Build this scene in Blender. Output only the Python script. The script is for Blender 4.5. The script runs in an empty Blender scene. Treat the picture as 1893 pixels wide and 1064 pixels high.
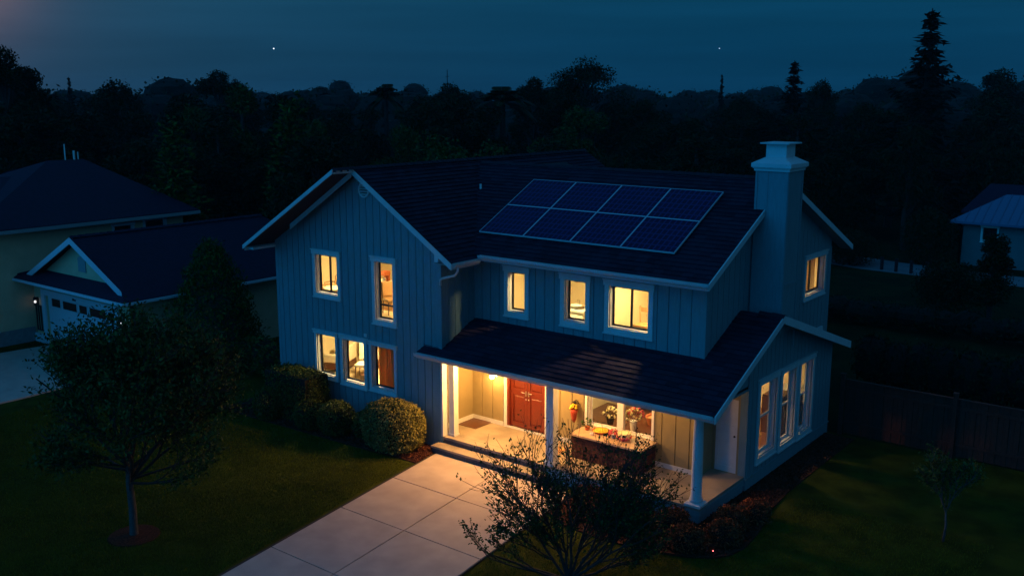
import bpy, math, random
import numpy as np
from mathutils import Vector, Matrix
random.seed(7); rng=np.random.default_rng(7)
D=bpy.data; S=bpy.context.scene; COL=S.collection
R=math.radians
# ---------------------------------------------------------------- materials
def mat(name,color,rough=.7,noise=None,bump=None,spec=.3,metal=0,emit=None,var=None,coat=0):
    """noise=(scale,amount) colour variation, bump=(scale,strength), var=(color2,scale,detail)"""
    m=D.materials.new(name); m.use_nodes=True; nt=m.node_tree; b=nt.nodes['Principled BSDF']
    b.inputs['Base Color'].default_value=(*color,1); b.inputs['Roughness'].default_value=rough
    b.inputs['Specular IOR Level'].default_value=spec; b.inputs['Metallic'].default_value=metal
    if coat: b.inputs['Coat Weight'].default_value=coat
    if emit: b.inputs['Emission Color'].default_value=(*emit[0],1); b.inputs['Emission Strength'].default_value=emit[1]
    tc=nt.nodes.new('ShaderNodeTexCoord')
    if noise or var:
        n=nt.nodes.new('ShaderNodeTexNoise'); n.inputs['Detail'].default_value=6
        nt.links.new(tc.outputs['Object'],n.inputs['Vector'])
        r=nt.nodes.new('ShaderNodeValToRGB'); nt.links.new(n.outputs['Fac'],r.inputs['Fac']); nt.links.new(r.outputs['Color'],b.inputs['Base Color'])
        if noise:
            n.inputs['Scale'].default_value=noise[0]; a=noise[1]
            r.color_ramp.elements[0].color=(*[c*(1-a) for c in color],1); r.color_ramp.elements[1].color=(*[min(1,c*(1+a)) for c in color],1)
            r.color_ramp.elements[0].position=.3; r.color_ramp.elements[1].position=.7
        else:
            n.inputs['Scale'].default_value=var[1]
            r.color_ramp.elements[0].color=(*color,1); r.color_ramp.elements[1].color=(*var[0],1)
            r.color_ramp.elements[0].position=.38; r.color_ramp.elements[1].position=.62
    if bump:
        n2=nt.nodes.new('ShaderNodeTexNoise'); n2.inputs['Scale'].default_value=bump[0]; n2.inputs['Detail'].default_value=5
        nt.links.new(tc.outputs['Object'],n2.inputs['Vector'])
        bp=nt.nodes.new('ShaderNodeBump'); bp.inputs['Strength'].default_value=bump[1]; bp.inputs['Distance'].default_value=.03
        nt.links.new(n2.outputs['Fac'],bp.inputs['Height']); nt.links.new(bp.outputs['Normal'],b.inputs['Normal'])
    return m
def leafmat(name,c1,c2,rough=.55,trans=.25):
    m=D.materials.new(name); m.use_nodes=True; nt=m.node_tree; b=nt.nodes['Principled BSDF']
    g=nt.nodes.new('ShaderNodeNewGeometry'); r=nt.nodes.new('ShaderNodeValToRGB')
    nt.links.new(g.outputs['Random Per Island'],r.inputs['Fac']); nt.links.new(r.outputs['Color'],b.inputs['Base Color'])
    r.color_ramp.elements[0].color=(*c1,1); r.color_ramp.elements[1].color=(*c2,1)
    b.inputs['Roughness'].default_value=rough; b.inputs['Specular IOR Level'].default_value=.05
    return m
def woodmat(name,c1,c2,axis='Z',rough=.4,coat=.2,scale=3):
    m=D.materials.new(name); m.use_nodes=True; nt=m.node_tree; b=nt.nodes['Principled BSDF']
    tc=nt.nodes.new('ShaderNodeTexCoord'); mp=nt.nodes.new('ShaderNodeMapping'); n=nt.nodes.new('ShaderNodeTexNoise'); r=nt.nodes.new('ShaderNodeValToRGB')
    mp.inputs['Scale'].default_value={'Z':(scale*8,scale*8,scale),'X':(scale,scale*8,scale*8),'Y':(scale*8,scale,scale*8)}[axis]
    nt.links.new(tc.outputs['Object'],mp.inputs['Vector']); nt.links.new(mp.outputs['Vector'],n.inputs['Vector']); nt.links.new(n.outputs['Fac'],r.inputs['Fac'])
    n.inputs['Detail'].default_value=6; r.color_ramp.elements[0].position=.3; r.color_ramp.elements[1].position=.7
    r.color_ramp.elements[0].color=(*c1,1); r.color_ramp.elements[1].color=(*c2,1)
    nt.links.new(r.outputs['Color'],b.inputs['Base Color']); b.inputs['Roughness'].default_value=rough; b.inputs['Coat Weight'].default_value=coat
    return m
def shinglemat(name,c1,c2):
    m=D.materials.new(name); m.use_nodes=True; nt=m.node_tree; b=nt.nodes['Principled BSDF']
    g=nt.nodes.new('ShaderNodeNewGeometry'); r=nt.nodes.new('ShaderNodeValToRGB'); tc=nt.nodes.new('ShaderNodeTexCoord')
    n=nt.nodes.new('ShaderNodeTexNoise'); n.inputs['Scale'].default_value=90; n.inputs['Detail'].default_value=3
    n3=nt.nodes.new('ShaderNodeTexNoise'); n3.inputs['Scale'].default_value=.7; n3.inputs['Detail'].default_value=4
    a=nt.nodes.new('ShaderNodeMath'); a.operation='MULTIPLY_ADD'; a.inputs[1].default_value=.5
    nt.links.new(tc.outputs['Object'],n.inputs['Vector']); nt.links.new(tc.outputs['Object'],n3.inputs['Vector'])
    a2=nt.nodes.new('ShaderNodeMath'); a2.operation='MULTIPLY_ADD'; a2.inputs[1].default_value=.5
    nt.links.new(g.outputs['Random Per Island'],a.inputs[0]); nt.links.new(n.outputs['Fac'],a2.inputs[0]); nt.links.new(n3.outputs['Fac'],a2.inputs[2])
    a3=nt.nodes.new('ShaderNodeMath'); a3.operation='MULTIPLY'; a3.inputs[1].default_value=.55; nt.links.new(a2.outputs[0],a3.inputs[0]); nt.links.new(a3.outputs[0],a.inputs[2])
    nt.links.new(a.outputs[0],r.inputs['Fac']); nt.links.new(r.outputs['Color'],b.inputs['Base Color'])
    r.color_ramp.elements[0].position=.2; r.color_ramp.elements[0].color=(*c1,1); r.color_ramp.elements[1].position=.9; r.color_ramp.elements[1].color=(*c2,1)
    b.inputs['Roughness'].default_value=.9; b.inputs['Specular IOR Level'].default_value=.15
    bp=nt.nodes.new('ShaderNodeBump'); bp.inputs['Strength'].default_value=.5; bp.inputs['Distance'].default_value=.006
    nt.links.new(n.outputs['Fac'],bp.inputs['Height']); nt.links.new(bp.outputs['Normal'],b.inputs['Normal'])
    return m
def glassmat():
    m=D.materials.new('window_glass'); m.use_nodes=True; nt=m.node_tree; nt.nodes.clear()
    o=nt.nodes.new('ShaderNodeOutputMaterial'); mx=nt.nodes.new('ShaderNodeMixShader'); t=nt.nodes.new('ShaderNodeBsdfTransparent'); g=nt.nodes.new('ShaderNodeBsdfGlossy')
    lw=nt.nodes.new('ShaderNodeLayerWeight'); lw.inputs['Blend'].default_value=.5; pw=nt.nodes.new('ShaderNodeMath'); pw.operation='POWER'; pw.inputs[1].default_value=5; nt.links.new(lw.outputs['Facing'],pw.inputs[0])
    f=nt.nodes.new('ShaderNodeMath'); f.operation='MULTIPLY_ADD'; f.inputs[1].default_value=.9; f.inputs[2].default_value=.03; nt.links.new(pw.outputs[0],f.inputs[0]); g.inputs['Roughness'].default_value=.02; t.inputs['Color'].default_value=(.95,.96,.95,1)
    nt.links.new(f.outputs[0],mx.inputs[0]); nt.links.new(t.outputs[0],mx.inputs[1]); nt.links.new(g.outputs[0],mx.inputs[2]); nt.links.new(mx.outputs[0],o.inputs['Surface'])
    return m
M=dict(
 porchsiding=mat('porch_siding_lamplit',(.225,.185,.09),.6,noise=(3,.07),bump=(60,.08)),  # khaki copy of the siding, porch lamp warmth put into its colour
 siding=woodmat('siding_paint',(.105,.188,.200),(.135,.232,.245),'Z',.65,0,.55),
 trim=mat('trim_paint',(.50,.52,.50),.5,noise=(5,.06)),
 gutter=mat('gutter_paint',(.42,.44,.43),.4,noise=(4,.06)),
 roof=shinglemat('roof_shingle',(.010,.0058,.013),(.030,.019,.034)),
 ridge=mat('ridge_shingle',(.016,.010,.018),.9,noise=(6,.3)),
 under=mat('roof_decking',(.03,.03,.035),.9),
 soffit=mat('soffit_paint',(.25,.27,.26),.7),
 wallin=mat('plaster_cream',(.78,.66,.42),.8,noise=(1.5,.05)),
 floorin=mat('carpet_beige',(.52,.40,.24),.9,noise=(20,.08)),
 floordark=woodmat('dark_wood_floor',(.07,.02,.01),(.16,.05,.02),'X',.35,.3),
 concrete=mat('concrete_driveway',(.41,.335,.27),.75,noise=(1.7,.12),bump=(70,.2)),
 porchfloor=mat('porch_concrete',(.20,.17,.125),.7,var=((.29,.245,.18),1.6),bump=(60,.1)),
 riser=mat('riser_brick',(.07,.065,.07),.85,noise=(20,.3)),
 joint=mat('joint_dark',(.03,.025,.02),.95),
 lawn=mat('lawn_grass',(.024,.032,.002),.95,var=((.050,.058,.004),1.3),bump=(45,.9),spec=.05),
 field=mat('far_grass',(.006,.012,.003),.95,var=((.014,.024,.006),.6),bump=(20,.8),spec=.05),
 mulch=mat('bark_mulch',(.028,.010,.006),.95,var=((.085,.030,.016),28),bump=(45,1.0),spec=.1),
 path=mat('far_path',(.17,.15,.15),.9,noise=(.8,.15)),
 door=woodmat('mahogany_door',(.070,.009,.003),(.14,.020,.005),'Z',.38,.15),
 metal=mat('brushed_brass',(.55,.5,.42),.3,metal=.9),
 dark=mat('dark_sash',(.012,.014,.018),.4),
 white=mat('white_paint',(.72,.70,.64),.45),
 black=mat('black_metal',(.012,.012,.013),.4),
 glass=glassmat(),
 brick=mat('bench_brick',(.065,.022,.014),.9,noise=(12,.5),bump=(25,.5)),
 stone=mat('bench_stone',(.40,.28,.18),.6,noise=(6,.12)),
 wood=woodmat('light_wood',(.40,.20,.07),(.55,.30,.12),'Z',.45,.1),
 darkwood=woodmat('walnut_wood',(.05,.018,.008),(.11,.04,.018),'Z',.4,.2),
 cloth=mat('cream_upholstery',(.68,.58,.40),.9,noise=(8,.06)),
 blue=mat('navy_upholstery',(.02,.04,.10),.8),
 curtain=mat('amber_curtain',(.42,.15,.035),.85,noise=(5,.15)),
 terra=mat('terracotta',(.45,.12,.04),.8,noise=(10,.12)),
 red=mat('red_glaze',(.28,.04,.02),.4),
 yellow=mat('yellow_petal',(.75,.45,.03),.6),
 cream=mat('cream_petal',(.75,.68,.36),.7),
 pink=mat('pink_petal',(.65,.12,.12),.7),
 leafy=mat('potted_leaf',(.04,.10,.02),.6),
 beige=mat('beige_stucco',(.72,.46,.27),.85,noise=(2,.08),bump=(50,.15)),
 nroof=mat('neighbour_roof',(.014,.007,.022),.9,noise=(5,.25)),
 gdoor=mat('garage_door_paint',(.55,.60,.62),.5),
 teal=mat('teal_siding',(.10,.15,.145),.8,noise=(2,.08)),
 metalroof=mat('metal_roof',(.08,.13,.20),.5,metal=.0),
 fence=woodmat('cedar_fence',(.030,.006,.002),(.085,.017,.005),'Z',.85,0,1.2),
 bark=mat('tree_bark',(.035,.028,.022),.9,noise=(12,.35),bump=(30,.6)),
 palebark=mat('pale_bark',(.060,.055,.050),.85,noise=(10,.3),bump=(30,.4)),
 mound=mat('planter_stone',(.20,.21,.21),.8,noise=(5,.15)),
)
def clothmat(name,c):
    m=D.materials.new(name); m.use_nodes=True; nt=m.node_tree; b=nt.nodes['Principled BSDF']; b.inputs['Base Color'].default_value=(*c,1); b.inputs['Roughness'].default_value=.9
    t=nt.nodes.new('ShaderNodeBsdfTranslucent'); t.inputs['Color'].default_value=(*c,1); mx=nt.nodes.new('ShaderNodeMixShader'); mx.inputs[0].default_value=.55
    nt.links.new(b.outputs[0],mx.inputs[1]); nt.links.new(t.outputs[0],mx.inputs[2]); nt.links.new(mx.outputs[0],nt.nodes['Material Output'].inputs['Surface']); return m
M['curtain']=clothmat('amber_curtain',(.85,.48,.16)); M['sheer']=clothmat('sheer_curtain',(.75,.62,.38))
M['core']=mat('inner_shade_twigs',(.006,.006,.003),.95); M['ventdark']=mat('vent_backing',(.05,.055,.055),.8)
L=dict(
 shrub=leafmat('shrub_leaf',(.06,.07,.018),(.24,.21,.06)),
 hedge=leafmat('hedge_leaf',(.018,.034,.006),(.085,.105,.022)),
 red=leafmat('barberry_leaf',(.06,.020,.008),(.30,.085,.030)),
 olive=leafmat('olive_leaf',(.016,.027,.005),(.085,.105,.024)),
 green=leafmat('broad_leaf',(.010,.024,.006),(.045,.085,.020)),
 crown=leafmat('crown_leaf',(.004,.008,.003),(.022,.036,.010)),
 crowng=leafmat('bright_crown_leaf',(.010,.022,.004),(.050,.088,.018)),
 pine=leafmat('pine_needle',(.003,.005,.003),(.008,.012,.005)),
 cone=leafmat('cypress_leaf',(.010,.028,.004),(.060,.105,.014)),
)
# ---------------------------------------------------------------- mesh builder
class MB:
    def __init__(s): s.v=[]; s.f=[]
    def add(s,vs,fs):
        o=len(s.v); s.v+=[tuple(v) for v in vs]; s.f+=[tuple(i+o for i in f) for f in fs]; return s
    def box(s,x0,x1,y0,y1,z0,z1):
        return s.add([(x0,y0,z0),(x1,y0,z0),(x1,y1,z0),(x0,y1,z0),(x0,y0,z1),(x1,y0,z1),(x1,y1,z1),(x0,y1,z1)],[(0,3,2,1),(4,5,6,7),(0,1,5,4),(1,2,6,5),(2,3,7,6),(3,0,4,7)])
    def hexa(s,b,t):  # bottom 4, top 4 points
        b=[Vector(q) for q in b]; t=[Vector(q) for q in t]
        if (b[1]-b[0]).cross(b[3]-b[0]).dot(t[0]-b[0])<0: b,t=t,b
        return s.add(list(b)+list(t),[(0,3,2,1),(4,5,6,7),(0,1,5,4),(1,2,6,5),(2,3,7,6),(3,0,4,7)])
    def extr(s,poly,vec):
        n=len(poly); v=Vector(vec); p=[Vector(q) for q in poly]
        return s.add(p+[q+v for q in p],[tuple(range(n))[::-1],tuple(range(n,2*n))]+[(i,(i+1)%n,n+(i+1)%n,n+i) for i in range(n)])
    def tube(s,pts,rad,n=8,cap=True):
        pts=[Vector(p) for p in pts]; o=len(s.v)
        if not isinstance(rad,(list,tuple)): rad=[rad]*len(pts)
        up=None
        for i,p in enumerate(pts):
            d=(pts[min(i+1,len(pts)-1)]-pts[max(i-1,0)]).normalized()
            a=Vector((0,0,1)) if abs(d.z)<.9 else Vector((1,0,0))
            u=d.cross(a).normalized(); w=d.cross(u)
            if up is not None and u.dot(up)<0: u=-u; w=-w
            up=u
            for k in range(n):
                t=2*math.pi*k/n; s.v.append(tuple(p+u*math.cos(t)*rad[i]+w*math.sin(t)*rad[i]))
        for i in range(len(pts)-1):
            for k in range(n): s.f.append((o+i*n+k,o+i*n+(k+1)%n,o+(i+1)*n+(k+1)%n,o+(i+1)*n+k))
        if cap: s.f.append(tuple(o+k for k in range(n))[::-1]); s.f.append(tuple(o+(len(pts)-1)*n+k for k in range(n)))
        return s
    def lathe(s,c,prof,n=20):
        c=Vector(c); o=len(s.v)
        for r,z in prof:
            for k in range(n): t=2*math.pi*k/n; s.v.append((c.x+r*math.cos(t),c.y+r*math.sin(t),c.z+z))
        for i in range(len(prof)-1):
            for k in range(n): s.f.append((o+i*n+k,o+i*n+(k+1)%n,o+(i+1)*n+(k+1)%n,o+(i+1)*n+k))
        s.f.append(tuple(o+k for k in range(n))[::-1]); s.f.append(tuple(o+(len(prof)-1)*n+k for k in range(n)))
        return s
    def blob(s,c,r,n=8,m=6,j=.0):
        c=Vector(c); r=Vector(r) if not isinstance(r,(int,float)) else Vector((r,r,r)); prof=[]; o=len(s.v)
        for i in range(m+1):
            ph=math.pi*i/m-math.pi/2
            for k in range(n):
                t=2*math.pi*k/n; q=1+random.uniform(-j,j)
                s.v.append((c.x+r.x*math.cos(ph)*math.cos(t)*q,c.y+r.y*math.cos(ph)*math.sin(t)*q,c.z+r.z*math.sin(ph)*q))
        for i in range(m):
            for k in range(n): s.f.append((o+i*n+k,o+i*n+(k+1)%n,o+(i+1)*n+(k+1)%n,o+(i+1)*n+k))
        return s
    def build(s,name,m,parent=None,smooth=False,label=None,bevel=0):
        me=D.meshes.new(name); me.from_pydata(s.v,[],s.f); me.materials.append(m)
        if smooth: me.polygons.foreach_set('use_smooth',[True]*len(me.polygons))
        me.update(); o=D.objects.new(name,me); COL.objects.link(o)
        if parent:
            o.parent=parent; o.matrix_parent_inverse=Matrix.Translation(-Vector(parent.location)) if parent.parent is None else Matrix()
            if parent.parent is not None: o.matrix_parent_inverse=(parent.parent.matrix_basis@parent.matrix_parent_inverse).inverted() if False else Matrix()
        if bevel:
            b=o.modifiers.new('b','BEVEL'); b.width=bevel; b.segments=2; b.limit_method='ANGLE'
        if label: o['label']=label
        return o
def quads(name,V,m,parent=None,nper=4):
    """V (N,nper,3) array of separate faces"""
    N=V.shape[0]; me=D.meshes.new(name); me.vertices.add(N*nper); me.vertices.foreach_set('co',V.reshape(-1).astype(np.float32))
    me.loops.add(N*nper); me.loops.foreach_set('vertex_index',np.arange(N*nper,dtype=np.int32))
    me.polygons.add(N); me.polygons.foreach_set('loop_start',np.arange(0,N*nper,nper,dtype=np.int32)); me.polygons.foreach_set('loop_total',np.full(N,nper,dtype=np.int32))
    me.update(calc_edges=True); me.materials.append(m); o=D.objects.new(name,me); COL.objects.link(o)
    if parent: o.parent=parent; o.matrix_parent_inverse=Matrix.Translation(-Vector(parent.location))
    return o
def thing(name,label,cat,loc=(0,0,0),group=None):
    o=D.objects.new(name,None); COL.objects.link(o); o.location=loc; o['label']=label; o['category']=cat
    if group: o['group']=group
    o.empty_display_size=.3
    return o
def tag(o,label,cat,group=None):
    o['label']=label; o['category']=cat
    if group: o['group']=group
    return o
def struct(o,k='structure'): o['kind']=k; return o
def sub(mb,name,m,parent,**k):
    """sub-part: parent is a part whose local frame equals the world frame"""
    o=mb.build(name,m,None,**k); o.parent=parent; return o

# frames for walls: u along, n outward
FRONT=lambda y:(lambda u,n,z:(u,y-n,z))
RIGHT=lambda x:(lambda u,n,z:(x+n,u,z))
LEFT=lambda x:(lambda u,n,z:(x-n,u,z))
def fbox(mb,F,u0,u1,n0,n1,z0,z1,z1b=None,z0b=None):
    z1b=z1 if z1b is None else z1b; z0b=z0 if z0b is None else z0b
    return mb.hexa([F(u0,n0,z0),F(u1,n0,z0b),F(u1,n1,z0b),F(u0,n1,z0)],[F(u0,n0,z1),F(u1,n0,z1b),F(u1,n1,z1b),F(u0,n1,z1)])
def topz(top,u):
    if isinstance(top,(int,float)): return top
    for (a,za),(b,zb) in zip(top,top[1:]):
        if a-1e-6<=u<=b+1e-6: return za+(zb-za)*(u-a)/(b-a)
    return top[-1][1]
def wall(F,u0,u1,zb,top,holes,name,parent,m='siding',bw=.29,gap=.024,th=.18,boards=True):
    mb=MB()
    br=[] if isinstance(top,(int,float)) else [a for a,_ in top]
    def pieces(a,b,n0,n1,infl=0):
        cuts=sorted(set([a,b]+[c for h in holes for c in h[:2] if a<c<b]+[c for c in br if a<c<b]))
        for c,d in zip(cuts,cuts[1:]):
            if d-c<.004: continue
            mid=(c+d)/2; hs=sorted([h[2:] for h in holes if h[0]<mid<h[1]]); z=zb
            for h0,h1 in hs:
                if h0>z+.002: fbox(mb,F,c,d,n0,n1,z,h0)
                z=h1
            if topz(top,mid)>z: fbox(mb,F,c,d,n0,n1,z,topz(top,c),topz(top,d))
    pieces(u0,u1,-th,0)
    if boards:
        u=u0
        while u<u1-.05:
            w=min(bw,u1-u); pieces(u,u+w-(gap if u+w<u1-.01 else 0),.0005,.028); u+=bw
    return mb.build(name,M[m],parent)
def window(F,h,parent,cw=.13,th=.18,mull=0,rail=None,sashc='dark',case='trim',open_left=False,name='window',big=False,sw=.045):
    u0,u1,z0,z1=h; mb=MB(); a=.029; b=.062
    fbox(mb,F,u0-cw,u0,a-.02,b,z0-cw,z1); fbox(mb,F,u1,u1+cw,a-.02,b,z0-cw,z1)
    fbox(mb,F,u0-cw-.03,u1+cw+.03,a-.02,b+.02,z1,z1+cw); fbox(mb,F,u0-cw-.045,u1+cw+.045,a-.02,b+.045,z1+cw+.001,z1+cw+.035)
    fbox(mb,F,u0,u1,a-.02,b,z0-cw,z0-.001)
    fbox(mb,F,u0-cw-.02,u1+cw+.02,a-.02,b+.03,z0-cw-.04,z0-cw-.001)
    # reveal liners
    fbox(mb,F,u0+.001,u0+.02,-th,a-.021,z0+.002,z1-.002); fbox(mb,F,u1-.02,u1-.001,-th,a-.021,z0+.002,z1-.002)
    fbox(mb,F,u0+.021,u1-.021,-th,a-.021,z1-.02,z1-.003); fbox(mb,F,u0+.021,u1-.021,-th,a-.021,z0+.003,z0+.022)
    w=mb.build(name,M[case],parent)
    s=MB(); p0,p1,q0,q1=u0+.021,u1-.021,z0+.023,z1-.021; n0,n1=-th+.02,-th+.06
    fbox(s,F,p0,p0+sw,n0,n1,q0,q1); fbox(s,F,p1-sw,p1,n0,n1,q0,q1); fbox(s,F,p0+sw,p1-sw,n0,n1,q0,q0+sw); fbox(s,F,p0+sw,p1-sw,n0,n1,q1-sw,q1)
    for k in range(mull):
        c=p0+(p1-p0)*(k+1)/(mull+1); fbox(s,F,c-sw*.6,c+sw*.6,n0-.003,n1+.003,q0+sw,q1-sw)
    if rail: c=q0+(q1-q0)*rail; fbox(s,F,p0+sw,p1-sw,n0-.004,n1+.01,c-.025,c+.025)
    sub(s,'sash',M[sashc],w)
    g=MB(); fbox(g,F,p0+sw*.5,p1-sw*.5,-th+.038,-th+.042,q0+sw*.5,q1-sw*.5); sub(g,'glass_pane',M['glass'],w)
    return w
def slope(o,e,up,width,length,name,parent,m='roof',exp=.19,tab=.30,th=.03,thick=.14,clip=None,deck=None):
    """shingled slope. o eave start, e unit along the eave, up unit up the slope"""
    o=Vector(o); e=Vector(e).normalized(); up=Vector(up).normalized(); n=e.cross(up).normalized()
    if n.z<0: n=-n
    P=lambda a,b,c: tuple(o+e*a+up*b+n*c)
    mb=MB(); base=MB()
    nr=int(math.ceil(length/exp)); ex=length/nr
    for r in range(nr):
        b0=r*ex; b1=b0+ex*1.0; a=-(r%2)*tab*.5-random.random()*.08
        while a<width:
            w=tab*random.uniform(.8,1.2); c0=max(a,0); c1=min(a+w-.006,width); a+=w
            if c1-c0<.02: continue
            if clip and not clip((c0+c1)/2,(b0+b1)/2): continue
            t=th+random.uniform(-.007,.007)
            mb.hexa([P(c0,b0,.0),P(c1,b0,.0),P(c1,b1,.0),P(c0,b1,.0)],[P(c0,b0,t),P(c1,b0,t),P(c1,b1,.004),P(c0,b1,.004)])
    ob=mb.build(name,M[m],parent)
    d=MB(); A,B_=deck or (0,width); d.hexa([P(A,0,-thick),P(B_,0,-thick),P(B_,length,-thick),P(A,length,-thick)],[P(A,0,-.002),P(B_,0,-.002),P(B_,length,-.002),P(A,length,-.002)])
    sub(d,'roof_deck',M['under'],ob)
    return ob
def board(mb,p,q,h,t,nrm,drop=True):
    """board from p to q (top edge), height h downward (vertical), thickness t along nrm"""
    p=Vector(p); q=Vector(q); n=Vector(nrm)*t; z=Vector((0,0,-h))
    mb.hexa([p+z,q+z,q+z+n,p+z+n],[p,q,q+n,p+n]); return mb
def light(name,kind,loc,energy,color,size=.1,rot=(0,0,0),parent=None,spot=None,blend=.5):
    l=D.lights.new(name,kind); l.energy=energy; l.color=color
    if kind=='AREA': l.shape='DISK'; l.size=size
    elif kind=='SUN': l.angle=size
    else: l.shadow_soft_size=size
    if spot: l.spot_size=R(spot); l.spot_blend=blend
    o=D.objects.new(name,l); COL.objects.link(o)
    o.location=Vector(loc)-(Vector(parent.location) if parent else Vector()); o.rotation_euler=rot; o.parent=parent
    return o
WARM=(1,.70,.30); WARM2=(1,.48,.13)
# ================================================================ SETTING
g=MB(); n=60
struct(MB().add([(-640,-60,-.012),(420,-60,-.012),(420,560,-.012),(-640,560,-.012)],[(0,1,2,3)]).build('ground',M['field']))
lawn=MB(); 
xs=np.linspace(-34,14,97); ys=np.linspace(-26,8.7,70)
vs=[(x,y,.012*math.sin(x*.9)*math.cos(y*1.1)) for y in ys for x in xs]
lawn.add(vs,[(j*97+i,j*97+i+1,(j+1)*97+i+1,(j+1)*97+i) for j in range(69) for i in range(96)])
struct(lawn.build('lawn',M['lawn'],smooth=True))
# grass tufts: many short blades
def blades(N,x0,x1,y0,y1,h,w):
    p=np.stack([rng.uniform(x0,x1,N),rng.uniform(y0,y1,N),np.full(N,.0)],1)
    a=rng.uniform(0,2*np.pi,N); d=np.stack([np.cos(a),np.sin(a),np.zeros(N)],1)*w
    lean=rng.normal(0,.35,(N,2))*h; hh=h*rng.uniform(.5,1.2,N)
    t=p+np.stack([lean[:,0],lean[:,1],hh],1)
    return np.stack([p-d,p+d,t],1)
def lr(y): return -8.40+.154*(-.45-y)   # left driveway edge at y
B=blades(300000,-22,-6.5,-12.5,-1.0,.055,.006); k=B[:,0,0]<np.array([lr(y) for y in B[:,0,1]])-.12
k&=~((B[:,0,1]>-1.45-.04*(-8.6-B[:,0,0]))); B=B[k]
gm=leafmat('grass_blade',(.028,.040,.002),(.125,.140,.010),.8)
struct(quads('lawn_grass',B,gm,nper=3),'stuff')
B=blades(60000,-3.2,6,-7.5,3.2,.055,.006)
def inbed(x,y):
    if y>-.1 and x<1.05: return True
    return x<1.35 and y>-1.95+max(0,(x-.5))*1.2-(.0 if x>-1 else (x+1)*.15)
k=np.array([not inbed(a,b) and a>-3.0-.116*(b+4.57)+.1 for a,b in B[:,0,:2]]); struct(quads('side_lawn_grass',B[k],gm,nper=3),'stuff')
# driveway with real joints
yr=[-.42,-2.53,-4.76,-7.28,-9.85,-12.5,-15.2]
Lx=lambda y:-8.26+.154*(-.62-y); Cx=lambda y:-5.93+.121*(-.49-y); Rx=lambda y:-3.49+.116*(-.59-y)
dr=MB(); gp=.014
for a,b in zip(yr,yr[1:]):
    for f0,f1,s0,s1 in ((Lx,Cx,0,gp),(Cx,Rx,gp,0)):
        y1=a-gp; y0=b+gp
        dr.hexa([(f0(y0)+s0,y0,0),(f1(y0)-s1,y0,0),(f1(y1)-s1,y1,0),(f0(y1)+s0,y1,0)],[(f0(y0)+s0,y0,.055),(f1(y0)-s1,y0,.055),(f1(y1)-s1,y1,.055),(f0(y1)+s0,y1,.055)])
struct(dr.build('driveway',M['concrete'],bevel=.006))
jb=MB(); jb.hexa([(Lx(-15)-.10,-15.2,.0),(Rx(-15)+.03,-15.2,0),(Rx(-.42)+.03,-.42,0),(Lx(-.42)-.10,-.42,0)],[(Lx(-15)-.10,-15.2,.028),(Rx(-15)+.03,-15.2,.028),(Rx(-.42)+.03,-.42,.028),(Lx(-.42)-.10,-.42,.028)])
struct(jb.build('driveway_base',M['joint']))
# mulch beds
def bed(name,poly,z=.03):
    m=MB(); m.extr([(x,y,z-.06) for x,y in poly],(0,0,.06)); return struct(m.build(name,M['mulch']),'structure')
bed('mulch_bed',[(-17,-1.75),(-14.5,-1.62),(-12,-1.5),(-10.2,-1.42),(-9.3,-1.32),(-8.30,-1.30),(-8.42,0),(-8.42,.05),(-15.8,.05),(-17,.6)])
pts=[(-3.42,-.02),(-3.30,-1.7),(-2.6,-2.05),(-1.5,-2.15),(-.7,-2.05),(.03,-1.88),(.6,-1.7),(1.05,-1.42),(1.32,-1.05),(1.42,-.5),(1.36,.3),(1.2,1.2),(1.02,2.0),(.95,3),(.95,8.4),(0,8.4),(0,0)]
bed('mulch_bed_corner',pts)
def chips(N,poly,x0,x1,y0,y1,z):
    from mathutils.geometry import intersect_point_tri_2d
    out=[]
    P=poly
    def inside(x,y):
        c=False; j=len(P)-1
        for i in range(len(P)):
            if (P[i][1]>y)!=(P[j][1]>y) and x<(P[j][0]-P[i][0])*(y-P[i][1])/(P[j][1]-P[i][1])+P[i][0]: c=not c
            j=i
        return c
    while len(out)<N:
        x=random.uniform(x0,x1); y=random.uniform(y0,y1)
        if inside(x,y): out.append((x,y,z+random.uniform(0,.03)))
    c=np.array(out); a=rng.normal(0,1,(N,3)); a/=np.linalg.norm(a,axis=1)[:,None]; b=np.cross(a,rng.normal(0,1,(N,3))); b/=np.linalg.norm(b,axis=1)[:,None]
    a*=rng.uniform(.02,.05,N)[:,None]; b*=.012
    return np.stack([c-a-b,c+a-b,c+a+b,c-a+b],1)
cm=leafmat('mulch_chip',(.03,.010,.006),(.14,.05,.028),.9)
struct(quads('mulch_chips',np.concatenate([chips(7000,[(-17,-1.7),(-8.3,-1.27),(-8.42,0),(-16,0)],-17,-8.2,-1.7,0,.03),chips(6000,pts,-3.4,1.4,-2.2,8.4,.03)]),cm),'stuff')
# low stone edge
ed=MB(); cur=pts[1:14]
for a,b in zip(cur,cur[1:]):
    d=Vector((b[0]-a[0],b[1]-a[1],0)).normalized(); nn=Vector((d.y,-d.x,0))*.035; ed.hexa([(a[0]-nn.x,a[1]-nn.y,0),(b[0]-nn.x,b[1]-nn.y,0),(b[0]+nn.x,b[1]+nn.y,0),(a[0]+nn.x,a[1]+nn.y,0)],[(a[0]-nn.x,a[1]-nn.y,.045),(b[0]-nn.x,b[1]-nn.y,.045),(b[0]+nn.x,b[1]+nn.y,.045),(a[0]+nn.x,a[1]+nn.y,.045)])
struct(ed.build('bed_edging',M['mulch']))
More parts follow.
